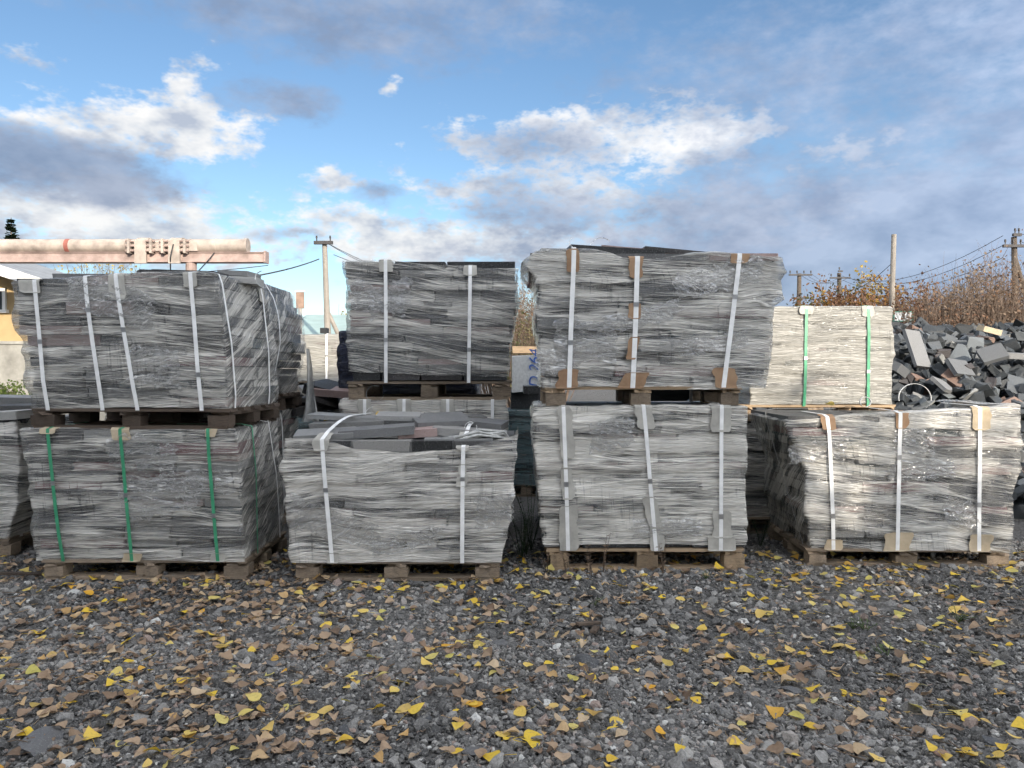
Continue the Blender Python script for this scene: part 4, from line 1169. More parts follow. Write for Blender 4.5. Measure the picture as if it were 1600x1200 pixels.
def rubble():
    r = random.Random(12)
    # the heap's core
    xs = np.linspace(2.2, 16, 70); ys = np.linspace(6.2, 17, 60)
    XX, YY = np.meshgrid(xs, ys); ZZ = heap_z(XX, YY) - .12 + .1*(fbm(XX*4, YY*4, 3)-.5)
    idx = np.arange(XX.size).reshape(XX.shape)
    fc = np.stack([idx[:-1, :-1], idx[:-1, 1:], idx[1:, 1:], idx[1:, :-1]], -1).reshape(-1, 4)
    core = link('rubble_core', np_mesh('rubble_core', np.stack([XX, YY, ZZ], -1).reshape(-1, 3), fc, False), M_RUB)
    tag(core, 'packed dark stone rubble inside the heap', 'rubble', kind='stuff')
    spots = []
    tries = 0
    while len(spots) < 2300 and tries < 60000:
        tries += 1
        y = r.uniform(6.4, 13); x = r.uniform(2.6, .667*y + 1.2)
        d = .08
        if all((x-a)**2 + (y-b)**2 > d*d for a, b in spots[-400:]): spots.append((x, y))
    def score(p):
        X_, Y_ = p; u = 800 + X_/Y_*F; v = HY + (CAMZ - float(heap_z(X_, Y_)))/Y_*F
        vis = (1385 < u < 1610 and 490 < v < 650) or (1588 < u < 1610 and v < 780)
        return (0 if vis else 1, Y_ if vis else -0 + Y_)
    spots.sort(key=score)
    V, Fc = [], []
    for i, (x, y) in enumerate(spots):
        kind = r.random()
        if kind < .62: s = Vector((r.uniform(.07, .16), r.uniform(.06, .14), r.uniform(.05, .12)))
        elif kind < .88: s = Vector((r.uniform(.14, .27), r.uniform(.08, .17), r.uniform(.04, .08)))
        else: s = Vector((r.uniform(.2, .36), r.uniform(.13, .25), r.uniform(.03, .05)))
        M = Matrix.LocRotScale(Vector((x, y, float(heap_z(x, y)) + r.uniform(-.04, .07))), Euler((r.gauss(.35, .5), r.gauss(0, .5), r.uniform(0, 6.28))), s)
        me = FRAG[r.randrange(14)]
        if i < 300:
            o = link('stone_block', me); o.matrix_world = M
            tag(o, 'broken dark stone block lying in the rubble heap', 'stone', 'stone blocks in the rubble heap')
        else:
            b = len(V); V += [M @ v.co for v in me.vertices]; Fc += [tuple(q + b for q in p.vertices) for p in me.polygons]
    o = link('rubble', pymesh('rubble', V, Fc), M_RUB); tag(o, 'rest of the dark broken stone heap', 'rubble', kind='stuff')
    # a few pieces that stand out
    for (x, y, Y_, s, e, m, lab) in [
        (1432, 545, 8.6, (.2, .5, .05), (1.05, .12, .25), M_SLABM, 'long grey slab leaning in the rubble heap'),
        (1500, 575, 8.3, (.30, .22, .05), (.9, .1, .4), M_SLABM, 'pale square slab leaning low in the rubble heap'),
        (1550, 553, 8.4, (.26, .22, .05), (.8, -.3, -.3), M_SLABM, 'pale broken slab lying at the photo edge of the rubble heap'),
        (1585, 556, 8.5, (.5, .2, .07), (.1, .05, .05), M_SLABM, 'flat pale kerb stone in the rubble heap'),
        (1545, 516, 9.2, (.26, .12, .07), (.2, .2, .2), M_CARDT, 'tan stone near the top of the rubble heap'),
        (1475, 603, 8.0, (.26, .22, .04), (.7, .2, .6), M_SLABM, 'grey ribbed plate low in the rubble heap'),
        (1400, 575, 8.3, (.2, .2, .1), (.4, .4, .6), M_SLABM, 'light grey block beside the bright cream stack')]:
        o = put_slab(None, (px(x, Y_), Y_, pz(y, Y_)), s, m, e, 'stone_slab'); tag(o, lab, 'stone')
rubble()

# ------------------------------------------------------------------ things seen in the gaps
M_GRAN = plain_mat('white_granite', (.62, .62, .60), .6, .4, .1, 12)
M_BLUE = plain_mat('blue_paint', (.05, .13, .42), .6, .3, .1, 12)
M_BLACK = plain_mat('black_plastic', (.02, .022, .025), .45, .5, .2, 12)
def gap_things():
    Yg = 7.6
    b = put_slab(None, (px(822, Yg), Yg + .3, pz(584, Yg)), (px(846, Yg) - px(800, Yg), .6, 60/F*Yg), M_GRAN, (0, 0, 0), 'granite_block')
    tag(b, 'white granite block with blue handwriting in the gap between stacks', 'stone block')
    cu = bpy.data.curves.new('writing', 'FONT'); cu.body = 'D 264'; cu.size = .15; cu.extrude = .001; cu.shear = .2
    cu.materials.append(M_BLUE)
    tmp = bpy.data.objects.new('writing', cu); COL.objects.link(tmp)
    bpy.context.view_layer.update()
    me = bpy.data.meshes.new_from_object(tmp.evaluated_get(bpy.context.evaluated_depsgraph_get()))
    bpy.data.objects.remove(tmp)
    if not me.materials: me.materials.append(M_BLUE)
    o = bpy.data.objects.new('writing', me); COL.objects.link(o); o.parent = b
    w = Vector((px(843, Yg), Yg - .004, pz(606, Yg)))
    Mb = Matrix.LocRotScale(b.location, None, b.scale)
    o.matrix_parent_inverse = Mb.inverted()
    o.location = w; o.rotation_euler = Euler((R(90), 0, 0)).to_matrix().to_4x4().to_euler()
    o.rotation_euler = (Matrix.Rotation(R(90), 4, 'X') @ Matrix.Rotation(R(90), 4, 'Z')).to_euler()
    dr = MB(); 
    for k in range(22):
        a0, a1 = R(150 + 10*k*.55), R(150 + 10*(k+1)*.55)
    for (x0, x1, y0, y1, Y_, dp, m, nm, lab, cat) in [
        (800, 846, 541, 552, 10, .5, M_WOODL, 'timber_beam', 'pale beam lying level behind the white granite block', 'beam'),
        (797, 850, 612, 640, 7.7, .7, M_SLAB, 'stone_slab', 'dark slab under the white granite block', 'stone'),
        (818, 850, 603, 616, 6.7, .5, M_SLAB, 'stone_slab', 'dark slab end before the white granite block', 'stone'),
        (500, 511, 512, 521, 9.4, .12, M_BLACK, 'black_box', 'small black box on the pale far pallet', 'box')]:
        o = put_slab(None, (px((x0+x1)/2, Y_), Y_ + dp/2, pz((y0+y1)/2, Y_)), (px(x1, Y_)-px(x0, Y_), dp, (y1-y0)/F*Y_), m, (0, 0, 0), nm); tag(o, lab, cat)
    stack('wrapped pallet under the white granite block', px(822, 7.9), 7.6, 0, 0, .9, .8, .72, .13, 'teal', seed=40, res=.4)
    # low clutter of slabs behind the front row, seen through the gaps
    r = random.Random(3)
    for k in range(26):
        x = r.uniform(476, 534); Y_ = r.uniform(6.5, 8.8)
        o = put_slab(None, (px(x, Y_), Y_, pz(r.uniform(606, 650), Y_)), (r.uniform(.2, .5), r.uniform(.2, .4), r.uniform(.04, .1)), M_SLAB, (r.uniform(-.3, .3), r.uniform(-.3, .3), r.uniform(0, 3)), 'stone_slab')
        tag(o, 'loose dark slab heaped in the gap below the pale far pallet', 'stone', 'slabs heaped in the gap by the concrete pole')
gap_things()

# ------------------------------------------------------------------ overhead pipe, house, shed
M_PIPE = plain_mat('peach_pipe_paint', (.43, .365, .315), .6, .3, .2, 5, bmp=.3)
M_PIPE2 = plain_mat('pink_beam_paint', (.40, .30, .265), .6, .3, .22, 5, bmp=.3)
M_RUSTB = plain_mat('red_band_paint', (.36, .13, .10), .6, .3, .15, 4)
def pipes():
    Yp = 13.0
    root = empty('pipe_bridge', (px(250, Yp), Yp, 0)); tag(root, 'peach painted overhead pipe on a pink box beam above the wrapped stacks', 'pipe')
    x0 = root.location.x
    zc = pz(385, Yp); r = 10.5/F*Yp
    def XX(x): return px(x, Yp) - x0
    seg = 28
    mb = MB(); mb.tube([(XX(-500), 0, zc), (XX(-100), 0, zc), (XX(388), 0, zc)], r, seg); p = mb.build('pipe', M_PIPE, root, smooth=False)
    for x in (-200, 110, 200, 300, 340):
        MB().tube([(XX(x)-.035 if x == 110 else XX(x)-.012, 0, zc), (XX(x)+.035 if x == 110 else XX(x)+.012, 0, zc)], r + .006, seg).build('band', M_RUSTB if x == 110 else M_PIPE, root)
    MB().tube([(XX(384), 0, zc), (XX(389), 0, zc)], r + .012, seg).build('end_cap', M_PIPE, root)
    zb0, zb1 = pz(410, Yp), pz(396.5, Yp)
    mb = MB()
    mb.box(XX(-500), XX(416), -.07, .07, zb0, zb1); b = mb.build('beam', M_PIPE2, root)
    MB().box(XX(-500), XX(417), -.10, .10, zb1, zb1 + .012).build('flange', M_PIPE2, root)
    MB().box(XX(-500), XX(417), -.10, .10, zb0 - .012, zb0).build('flange', M_PIPE2, root)
    MB().box(XX(416), XX(418.5), -.10, .10, zb0 - .02, zb1 + .03).build('end_plate', M_PIPE2, root)
    for x in (228, 280):
        c = XX(x); w = .095
        br = MB().box(c - w, c + w, -r - .06, -r - .02, pz(414, Yp), zc + r*.7).build('bracket', M_PIPE, root)
        for sx in (-1, 1):
            f = MB().box(c + sx*(w + .09) - .02, c + sx*(w + .09) + .02, -r - .09, -r + .03, zc - r*1.3, zc + r*.8).build('clamp_plate', M_PIPE, root)
            for q in range(3):
                zq = zc - r*.9 + q*r*.7
                MB().tube([(c + sx*w, -r - .05, zq), (c + sx*(w + .15), -r - .05, zq)], .018, 6).build('bolt', M_PIPE2, f)
        cl = MB(); cl.tube([(c - w, 0, zc), (c + w, 0, zc)], r + .025, seg); cl.build('clamp', M_PIPE, root)
        gs = MB(); gs.box(c + w, c + w + .28, -r - .02, -r + .03, zc - r*.9, zc + r*.5, None, .02); gs.build('gusset', M_PIPE, root)
    for x in (-300, 300):
        MB().tube([(XX(x), .0, 0), (XX(x), 0, zb0 - .012)], .09, 12).build('post', M_PIPE2, root)
    cb = MB(); cb.tube([(XX(280), -r-.07, zc), (XX(276), -r-.09, zb0 + .05), (XX(272), -.11, zb0 - .15)], .012, 5); cb.tube([(XX(340), -.1, zb1), (XX(330), -.12, zb0), (XX(312), -.1, zb0 - .2)], .010, 5)
    cb.build('cable', M_BLACK, root)
pipes()

M_YEL = plain_mat('yellow_plaster', (.47, .34, .18), .85, .2, .08, 2, bmp=.2)
M_CONC = plain_mat('grey_plinth', (.33, .32, .29), .85, .2, .2, 3, bmp=.3)
M_WHITE = plain_mat('white_trim', (.74, .74, .72), .5, .4, .05, 4)
M_ROOF = plain_mat('grey_roof', (.30, .31, .32), .6, .4, .15, 4)
M_GLASS = plain_mat('window_glass', (.05, .06, .07), .08, .8, .2, 2)
def house():
    Yh = 15.0
    root = empty('house', (px(0, Yh), Yh, 0)); tag(root, 'yellow plastered house with a white gable edge and grey plinth', 'house')
    x0 = root.location.x
    xr_ = px(72, Yh) - x0; W = 7.5; xl_ = xr_ - W; xm = (xr_ + xl_)/2
    zp = pz(538, Yh); ze = pz(446, Yh); sl = 28/86; zr = ze + sl*W/2; D = 3.2
    V = [(xl_, 0, zp), (xr_, 0, zp), (xr_, 0, ze), (xm, 0, zr), (xl_, 0, ze)]
    V += [(x, D, z) for x, y, z in V]
    Fc = [(0, 1, 2, 3, 4), (9, 8, 7, 6, 5), (1, 6, 7, 2), (5, 0, 4, 9), (2, 7, 8, 3), (3, 8, 9, 4), (0, 5, 6, 1)]
    link('wall', pymesh('wall', V, Fc), M_YEL, root)
    MB().box(xl_ - .06, xr_ + .06, -.07, D + .06, 0, zp - .002).build('plinth', M_CONC, root)
    MB().box(xl_ - .09, xr_ + .09, -.10, D + .08, zp, zp + .06).build('ledge', M_CONC, root)
    for sx in (1, -1):
        ex = (xr_ if sx > 0 else xl_) + sx*.55; ez = ze - sl*.55
        mb = MB(); a = (xm, zr + .05); b = (ex, ez + .05)
        V2 = [(a[0], -.5, a[1]), (b[0], -.5, b[1]), (b[0], D + .5, b[1]), (a[0], D + .5, a[1]), (a[0], -.5, a[1] + .08), (b[0], -.5, b[1] + .08), (b[0], D + .5, b[1] + .08), (a[0], D + .5, a[1] + .08)]
        rf = link('roof', pymesh('roof', V2, [(0, 1, 2, 3), (7, 6, 5, 4), (0, 4, 5, 1), (1, 5, 6, 2), (2, 6, 7, 3), (3, 7, 4, 0)]), M_ROOF, root)
        V3 = [(a[0], -.56, a[1] - .10), (b[0], -.56, b[1] - .10), (b[0], -.503, b[1] - .10), (a[0], -.503, a[1] - .10), (a[0], -.56, a[1] + .10), (b[0], -.56, b[1] + .10), (b[0], -.503, b[1] + .10), (a[0], -.503, a[1] + .10)]
        link('bargeboard', pymesh('bargeboard', V3, [(0, 1, 2, 3), (7, 6, 5, 4), (0, 4, 5, 1), (1, 5, 6, 2), (2, 6, 7, 3), (3, 7, 4, 0)]), M_WHITE, rf)
    za, zb = pz(486, Yh), pz(451, Yh)
    for xc in (px(-12, Yh) - x0, px(-150, Yh) - x0):
        w = MB(); hw = .3
        w.box(xc-hw, xc-hw+.06, -.05, .03, za, zb); w.box(xc+hw-.06, xc+hw, -.05, .03, za, zb); w.box(xc-hw, xc+hw, -.052, .03, zb-.06, zb+.0); w.box(xc-hw-.04, xc+hw+.04, -.09, .03, za-.04, za+.02); w.box(xc-.03, xc+.03, -.045, .03, za, zb)
        f = w.build('window', M_WHITE, root)
        MB().box(xc-hw+.05, xc+hw-.05, -.02, .02, za+.02, zb-.05).build('pane', M_GLASS, f)
    MB().tube([(xl_, -.06, pz(433, Yh)), (xr_ - .5, -.06, pz(431, Yh))], .015, 5).build('cable', M_BLACK, root)
house()
def shed():
    Ys = 26.0
    m = plain_mat('teal_sheet_metal', (.36, .46, .45), .45, .5, .08, 2)
    root = empty('metal_shed', (px(510, Ys), Ys, 0)); tag(root, 'shed with a pale teal corrugated metal roof beyond the stacks', 'shed')
    x0 = px(430, Ys) - root.location.x; x1 = px(640, Ys) - root.location.x
    MB().box(x0 + .2, x1 - .2, .3, 7.5, 0, pz(526, Ys)).build('wall', M_CONC, root)
    n = 70
    V, Fc = [], []
    za, zb = pz(524, Ys), pz(480, Ys)
    for i in range(n*2+1):
        x = x0 + (x1-x0)*i/(2*n); o = .05*(i % 2)
        V += [(x, 0, za + o), (x + .0, 4.0, zb + o), (x, 8.0, za + o)]
    for i in range(n*2):
        for j in range(2):
            a = 3*i + j; Fc.append((a, a+3, a+4, a+1))
    link('roof', pymesh('roof', V, Fc), m, root)
    sg = empty('hoarding', (px(469, 20), 20, 0)); tag(sg, 'small orange framed panel on a post behind the dark upper stack', 'panel')
    mo = plain_mat('orange_brick_paint', (.32, .22, .17), .7, .3, .2, 4)
    MB().box(-.10, .10, 0, .06, pz(482, 20), pz(457, 20)).build('board', mo, sg)
    MB().box(-.12, .12, -.01, .07, pz(456.5, 20), pz(454, 20)).build('rim', M_WHITE, sg)
    MB().tube([(0, .03, 0), (0, .03, pz(482, 20))], .05, 8).build('post', M_CONC, sg)
    Yg = 24
    ns = empty('notice_board', (px(1404, Yg), Yg - .25, 0)); tag(ns, 'small white notice board with a green rim on the bare concrete pole', 'sign')
    mg = plain_mat('green_rim_paint', (.10, .26, .19), .6, .3, .1, 4)
    MB().box(-.27, .27, 0, .04, pz(502, Yg), pz(489, Yg)).build('board', M_WHITE, ns)
    for a in ((-.31, .31, pz(503.5, Yg), pz(502, Yg)), (-.31, .31, pz(489, Yg), pz(487.5, Yg)), (-.31, -.27, pz(502, Yg), pz(489, Yg)), (.27, .31, pz(502, Yg), pz(489, Yg))):
        MB().box(a[0], a[1], -.015, .05, a[2], a[3]).build('rim', mg, ns)
shed()

# ------------------------------------------------------------------ poles and wires
M_POLEC = plain_mat('concrete_pole', (.30, .27, .235), .8, .2, .12, 3)
M_POLEW = plain_mat('dark_wood_pole', (.13, .105, .085), .85, .2, .2, 4)
M_IRON = plain_mat('dark_iron', (.05, .045, .045), .6, .4, .2, 4)
M_WIRE = plain_mat('wire', (.05, .05, .055), .6, .3, .05, 4)
def pole(lab, x, y, Y, w0, w1, m, lean=0, cross=(), strut=None, sq=False, grp='utility poles'):
    root = empty('utility_pole', (px(x, Y), Y, 0)); tag(root, lab, 'pole', grp)
    zt = pz(y, Y); lx_ = lean/F*Y
    MB().tube([(0, 0, 0), (lx_*.5, 0, zt*.5), (lx_, 0, zt)], w0/2, 4 if sq else 10, w1/2).build('shaft', m, root)
    for (zo, L, npins, dy) in cross:
        z = zt - zo
        a = MB().box(lx_ - L/2, lx_ + L/2, -w1/2 - .12, -w1/2 - .02, z - .05, z + .05).build('crossarm', M_IRON, root)
        for k in range(npins):
            xx = lx_ - L/2 + .08 + k*(L-.16)/max(1, npins-1)
            MB().tube([(xx, -w1/2-.07, z+.05), (xx, -w1/2-.07, z+.14)], .02, 5).tube([(xx, -w1/2-.07, z+.14), (xx, -w1/2-.07, z+.14 + .5*w1)], .2*w1, 7, .17*w1).build('insulator', M_IRON, a)
    if strut:
        (xs, zs) = strut
        MB().tube([(xs, .1, 0), (lx_*.8, .05, zt - zs)], w0*.42, 8, w1*.40).build('strut', m, root)
    return root, Vector((root.location.x + lx_, Y, zt))
_, A = pole('concrete utility pole with a strut and crossarm in the gap beside the middle stack', 516, 381, 24, .24, .15, M_POLEC, -8, [(.0, .58, 2, 0)], (1.3, 2.0))
for zz in (1.0, 1.85):
    pass
_, B = pole('bare pale concrete pole rising behind the bright cream stack', 1389, 367, 26, .20, .16, M_POLEC, 6, (), None)
_, Cc = pole('dark timber pole with insulators and a strut at the photo edge', 1590, 371, 28, .26, .19, M_POLEW, -8, [(.35, 1.0, 4, 0), (-.05, .3, 2, 0)], (1.5, .6))
_, D1 = pole('far utility pole with one crossarm nearest the large upper stack', 1246, 428, 50, .36, .26, M_POLEW, 2, [(.1, 1.5, 4, 0), (1.6, 1.1, 3, 0)], (-1.2, 2.0))
_, E1 = pole('far utility pole with a strut between the orange trees', 1313, 427, 52, .36, .26, M_POLEW, -3, [(.35, 1.4, 3, 0), (1.1, .9, 2, 0), (-.1, .3, 1, 0)], (2.2, 1.5))
WN = [0]
def wire(a, b, sag, rad, lab):
    a, b = Vector(a), Vector(b); n = 14
    pts = [a.lerp(b, k/n) - Vector((0, 0, sag*4*(k/n)*(1-k/n))) for k in range(n+1)]
    o = MB().tube(pts, rad, 4).build('power_line', M_WIRE); tag(o, lab, 'wire', 'overhead power lines')
wire(A + Vector((-.15, -.1, -.5)), (px(330, 15), 15, pz(440, 15)), .1, .018, 'dark wire running from the concrete strut pole down to the pipe')
for k, q in enumerate(((.1, 0), (.2, -.05), (.28, -.35))):
    wire(A + Vector((q[0], 0, q[1])), (px(640 + 30*k, 40), 40, pz(425 + 5*k, 40)), .3, .010, ('topmost', 'middle', 'lowest')[k] + ' thin wire leaving the concrete strut pole towards the middle stack')
wire(B + Vector((-.1, 0, -1.0)), E1 + Vector((.5, 0, -1.1)), .3, .014, 'wire from the bare concrete pole down to a far pole')
for k, (dz, ex, ez) in enumerate(((.05, .2, -.2), (-.3, .6, -.3), (-.75, .3, -.5), (-1.6, 0, -.9))):
    wire(Cc + Vector((-.4, 0, dz)), E1 + Vector((ex, 0, ez)), .9, .012, ('topmost', 'second', 'third', 'lowest')[k] + ' long wire strung from the dark timber pole to the far poles')
for k, dz in enumerate((.1, -.2)):
    wire(Cc + Vector((.3, 0, dz)), (px(1700, 30), 30, pz(366 + 20*k, 30)), .1, .012, ('upper', 'lower')[k] + ' short wire leaving the dark timber pole past the photo edge')
for k in range(3):
    wire(D1 + Vector((.4*k, 0, 0)), E1 + Vector((.3*k, 0, -.3)), .5, .012, ('first', 'second', 'third')[k] + ' wire between the two far poles')
wire((px(-80, 24), 24, pz(417, 24)), (px(420, 24), 24, pz(415, 24)), .3, .012, 'wire crossing below the peach pipe')

# ------------------------------------------------------------------ trees and shrubs
def tmat(name, stops):
    m, t, out = mat(name)
    at = t.n('ShaderNodeAttribute', attribute_name='tone')
    c = t.ramp(at.outputs['Fac'], stops)
    pr = pbsdf(t, None, c, .7, .2)
    tl = t.n('ShaderNodeBsdfTranslucent'); t.L.new(c, tl.inputs[0])
    mx = t.n('ShaderNodeMixShader'); mx.inputs[0].default_value = .25
    t.L.new(pr.outputs[0], mx.inputs[1]); t.L.new(tl.outputs[0], mx.inputs[2]); t.L.new(mx.outputs[0], out.inputs[0])
    return m
M_BARK = plain_mat('grey_bark', (.15, .125, .105), .9, .2, .25, 6)
M_BRANCH = plain_mat('dry_branch', (.15, .11, .085), .9, .2, .25, 6)
FOL = dict(
    russet=tmat('russet_foliage', [(0, (.11, .06, .038)), (.5, (.19, .10, .06)), (1, (.26, .16, .10))]),
    straw=tmat('straw_foliage', [(0, (.13, .09, .06)), (.5, (.21, .15, .105)), (1, (.30, .235, .17))]),
    orange=tmat('orange_foliage', [(0, (.14, .065, .03)), (.5, (.24, .12, .04)), (1, (.34, .20, .05))]),
    olive=tmat('olive_foliage', [(0, (.07, .075, .035)), (.6, (.13, .12, .055)), (1, (.22, .17, .07))]),
    green=tmat('green_foliage', [(0, (.06, .10, .025)), (1, (.14, .19, .05))]),
    yellow=tmat('yellow_foliage', [(0, (.26, .18, .05)), (1, (.45, .33, .09))]),
    needle=tmat('spruce_needles', [(0, (.02, .035, .02)), (1, (.05, .07, .035))]))
def tree(name, lab, X_, Y_, h, w, fol, nstem, nleaf, ls, seed, cat='shrub', grp=None, base=.0, trunk=.05, crownlow=.15, bush=True, twigs_=True):
    g = np.random.default_rng(seed)
    root = empty(name, (X_, Y_, 0)); tag(root, lab, cat, grp)
    mb = MB(); tips = []
    if not bush:
        mb.tube([(0, 0, 0), (g.uniform(-.05, .05)*h, 0, h*.4), (g.uniform(-.05, .05)*h, 0, h*.85)], trunk, 7, trunk*.2)
    for k in range(nstem):
        a = g.uniform(0, 6.283); rr = math.sqrt(g.random())*w/2
        if bush: b0 = Vector((rr*.55*math.cos(a), rr*.55*math.sin(a), 0))
        else: b0 = Vector((0, 0, h*g.uniform(crownlow, .7)))
        hh = h*(1 - .45*(rr/(w/2))**2)*g.uniform(.72, 1.0)
        tip = Vector((rr*math.cos(a), rr*math.sin(a), max(hh, b0.z + .2*h)))
        mid = b0.lerp(tip, .5) + Vector((g.uniform(-.06, .06)*w, g.uniform(-.06, .06)*w, 0))
        mb.tube([b0, mid, tip], trunk*(.35 if bush else .3), 3, trunk*.06, False)
        for q in range(5):
            s = g.uniform(.3, 1); p = b0.lerp(mid, s*2) if s < .5 else mid.lerp(tip, s*2-1)
            e = p + Vector((g.uniform(-.16, .16)*w, g.uniform(-.16, .16)*w, g.uniform(.03, .2)*h))
            mb.tube([p, e], trunk*.10, 3, trunk*.03, False); tips.append((p, e))
    mb.build('branches' if bush else 'trunk', M_BRANCH if bush else M_BARK, root)
    if nleaf:
        ti = g.integers(0, len(tips), nleaf); s = g.random(nleaf)
        P = np.array([tips[i][0] for i in ti]); E = np.array([tips[i][1] for i in ti])
        C = P + (E-P)*s[:, None] + g.normal(0, .05, (nleaf, 3))*np.array([w, w, h])*.6
        C[:, 2] = np.maximum(C[:, 2], .1)
        a = g.normal(size=(nleaf, 3)); a /= np.linalg.norm(a, axis=1, keepdims=True)
        b = np.cross(a, g.normal(size=(nleaf, 3))); b /= np.linalg.norm(b, axis=1, keepdims=True)
        sz = ls*g.uniform(.5, 1.2, nleaf)[:, None]
        V = np.stack([C - a*sz, C - b*sz*.6, C + a*sz, C + b*sz*.6], 1).reshape(-1, 3)
        Fc = np.arange(nleaf*4).reshape(-1, 4)
        tone = np.clip(.5 + 1.2*(fbm(C[:, 0]/w*4, C[:, 2]/h*4, seed % 50)-.5) + g.normal(0, .2, nleaf), 0, 1)
        link('crown', np_mesh('crown', V, Fc, False, None, {'tone': np.repeat(tone, 4)}), FOL[fol], root)
    return root
def plant():
    r = random.Random(8)
    # tall dry shrubs behind the heap
    for k, (x, y, Y_, w) in enumerate([(1455, 468, 19, 2.0), (1490, 452, 20, 2.2), (1520, 428, 21, 2.6), (1555, 420, 21, 2.6), (1590, 428, 20, 2.4), (1540, 440, 18.5, 2.2), (1575, 446, 18, 2.2), (1625, 430, 20, 2.6), (1505, 462, 18, 2.0), (1470, 478, 18, 2.0)]):
        tree('dry_shrub', 'tall straw brown leafless shrub behind the rubble heap', px(x, Y_), Y_, pz(y, Y_)*1.14, w*1.15, 'straw' if k % 3 else 'russet', 170, 2600, .045, 100 + k, grp='dry shrubs behind the rubble heap', trunk=.06)
    for k, (x, y, Y_, w, f) in enumerate([(1410, 455, 26, 2.6, 'russet'), (1432, 462, 25, 2.2, 'russet'), (1395, 470, 27, 2.4, 'russet'), (1448, 478, 24, 1.8, 'straw')]):
        tree('russet_shrub', 'reddish autumn shrub beside the bare concrete pole', px(x, Y_), Y_, pz(y, Y_)*1.14, w*1.2, f, 100, 2800, .06, 140 + k, grp='reddish shrubs by the concrete pole', trunk=.06)
    for k, (x, y, Y_, w, f) in enumerate([(1340, 450, 44, 5, 'olive'), (1375, 452, 43, 4, 'orange'), (1305, 462, 42, 3.6, 'orange'), (1360, 455, 46, 4, 'yellow'), (1285, 468, 45, 3.6, 'russet'), (1262, 474, 44, 3, 'olive'), (1325, 462, 41, 3, 'russet')]):
        tree('autumn_tree', 'small autumn tree in the far row above the bright cream stack', px(x, Y_), Y_, pz(y, Y_)*1.16, w*1.3, f, 50, 4000, .12, 160 + k, 'tree', 'autumn trees above the cream stack', trunk=.12)
    for k, (x, y, Y_, w, f) in enumerate([(815, 455, 28, 3.4, 'straw'), (835, 440, 30, 3.6, 'straw'), (850, 470, 27, 3, 'russet'), (795, 480, 27, 3, 'straw'), (822, 500, 25, 2.6, 'olive')]):
        tree('dry_bush', 'bare brown bush seen through the gap between the upper stacks', px(x, Y_), Y_, pz(y, Y_)*1.12, w, f, 130, 3000, .05, 180 + k, grp='bushes in the gap between stacks', trunk=.06)
    for k, (x, y, Y_, w) in enumerate([(150, 406, 34, 4), (195, 412, 34, 3), (120, 418, 36, 3)]):
        tree('yellowing_tree', 'half bare yellowing tree showing below the peach pipe', px(x, Y_), Y_, pz(y, Y_)*1.12, w, 'yellow', 50, 2200, .07, 200 + k, 'tree', 'yellowing trees below the pipe', trunk=.12)
    tree('yellow_tree', 'far yellow tree top above the teal shed', px(538, 45), 45, pz(473, 45), 3, 'yellow', 30, 900, .09, 210, 'tree', None, trunk=.12)
    for k, (x, w) in enumerate([(3, 1.0), (18, .9), (-20, 1.0)]):
        tree('green_bush', 'low green bush at the foot of the yellow house', px(x, 13.8), 13.8, pz(592, 13.8), w, 'green', 40, 1800, .035, 220 + k, grp='green bushes by the yellow house', trunk=.03)
    # spruce
    Ysp = 42; root = empty('spruce_tree', (px(20, Ysp), Ysp, 0)); tag(root, 'dark spruce top standing above the peach pipe', 'tree')
    h = pz(341, Ysp); mb = MB(); mb.tube([(0, 0, 0), (0, 0, h)], .16, 7, .02); mb.build('trunk', M_BARK, root)
    g = np.random.default_rng(5); V = []; T = []
    zz = h - .15
    while zz > h*.25:
        L = .06 + (h - zz)*.30
        nb = 2
        for q in range(nb):
            a = g.uniform(0, 6.28); Lq = L*g.uniform(.6, 1.15)
            d = np.array([math.cos(a), math.sin(a), .55 - .5*g.random()]); s = np.array([-math.sin(a), math.cos(a), 0])
            for e in range(10):
                f = (e+.5)/10; c = np.array([0, 0, zz]) + d*Lq*f; wq = .09*(1.1-f) + .035
                for sg in (-1, 1):
                    tip = c + (s*sg*wq*1.6 + d*wq) + np.array([0, 0, -.03*g.random()]); V += [c, c + d*.05, tip, tip - d*.05]; T += [g.random()]*4
        zz -= g.uniform(.02, .06)
    link('crown', np_mesh('crown', np.array(V), np.arange(len(V)).reshape(-1, 4), False, None, {'tone': T}), FOL['needle'], root)
plant()
ORD = ['first', 'second', 'third', 'fourth', 'fifth', 'sixth', 'seventh', 'eighth', 'ninth', 'tenth']
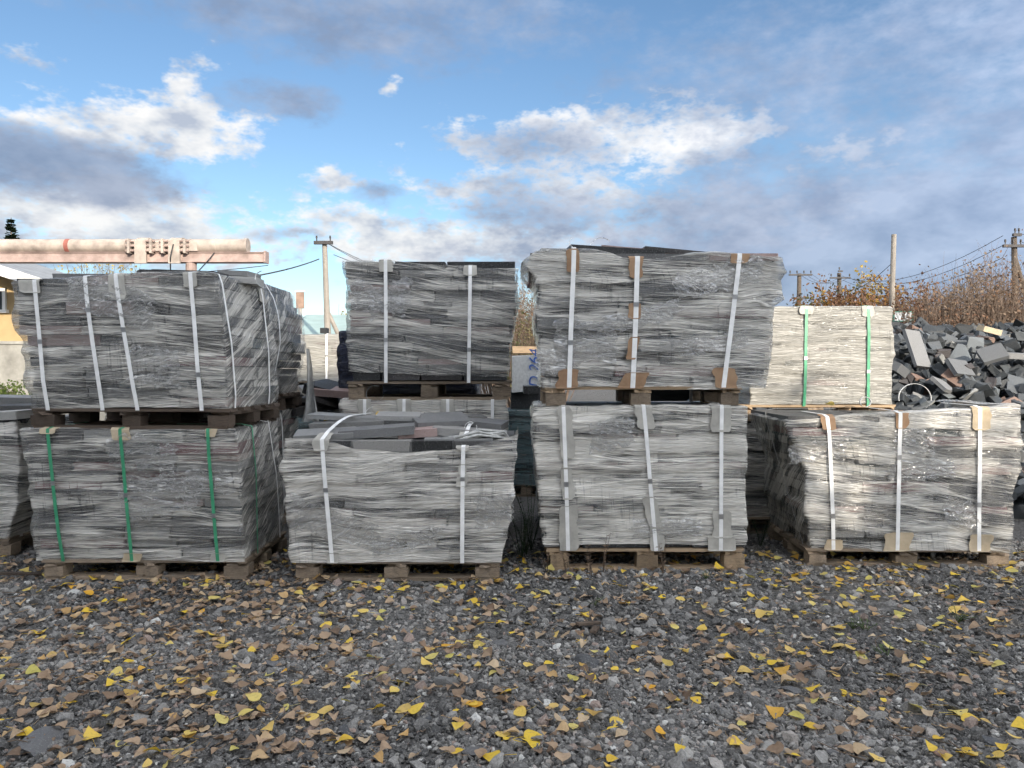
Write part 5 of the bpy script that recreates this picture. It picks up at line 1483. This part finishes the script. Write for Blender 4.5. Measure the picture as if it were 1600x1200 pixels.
for grp, txt in (('dry shrubs behind the rubble heap', '%s tall dry shrub behind the rubble heap, counted from the photo right'),
                 ('reddish shrubs by the concrete pole', '%s reddish shrub near the bare concrete pole, counted from the photo right'),
                 ('autumn trees above the cream stack', '%s far autumn tree above the cream stack, counted from the photo right'),
                 ('bushes in the gap between stacks', '%s bare bush in the gap between upper stacks, counted from the photo right'),
                 ('yellowing trees below the pipe', '%s half bare yellowing tree below the peach pipe, counted from the photo right'),
                 ('green bushes by the yellow house', '%s low green bush by the yellow house, counted from the photo right'),
                 ('green weeds in the gravel', '%s low green weed in the open gravel, counted from the photo right'),
                 ('weed stalks before the light wood pallet', '%s thin weed stalk before the light wood pallet, counted from the photo right'),
                 ('weeds in the gaps between pallets', '%s dark weed in the shaded pallet gaps, counted from the photo right')):
    os_ = sorted([o for o in SC.objects if o.get('group') == grp], key=lambda o: -o.location.x/o.location.y)
    for k, o in enumerate(os_): o['label'] = txt % ORD[k]

# ------------------------------------------------------------------ behind the camera: the hall and trees added unseen to shade the yard
def hall():  # unseen block, its height and end set to cast the yard's shade
    root = empty('warehouse', (-13, -14, 0)); tag(root, 'long plastered warehouse added unseen to shade the stacked pallets', 'building')
    m = plain_mat('pale_plaster', (.55, .53, .48), .85, .2, .1, 1)
    x0, x1, y0, y1, H = -21.0, 21.1, -5.0, 4.0, 7.5
    MB().box(x0, x1, y0, y1, 0, H).build('wall', m, root)
    MB().box(x0 - .3, x1 + .3, y0 - .3, y1 + .3, H, H + .25).build('roof', M_ROOF, root)
    for k in range(9):
        xc = x0 + 3 + k*4.4
        w = MB().box(xc - .9, xc + .9, y1 - .02, y1 + .06, 3.6, 5.4).build('window', M_WHITE, root)
        MB().box(xc - .8, xc + .8, y1 + .062, y1 + .07, 3.7, 5.3).build('pane', M_GLASS, w)
    d = MB().box(4, 8, y1 - .02, y1 + .07, 0, 3.2).build('door', M_IRON, root)
hall()
for k, (x, y, h, w) in enumerate([(7.2, -6.0, 5.4, 2.6), (9.4, -6.6, 5.3, 2.6), (8.4, -4.5, 4.6, 2.2)]):  # unseen saplings added to dapple the sun on the right pallet
    tree('poplar_sapling', 'young yellow poplar added unseen for dappled shade by the warehouse corner', x, y, h, w, 'yellow', 60, 1500, .07, 300 + k, 'tree', 'unseen shade poplars by the warehouse', trunk=.08, bush=False)
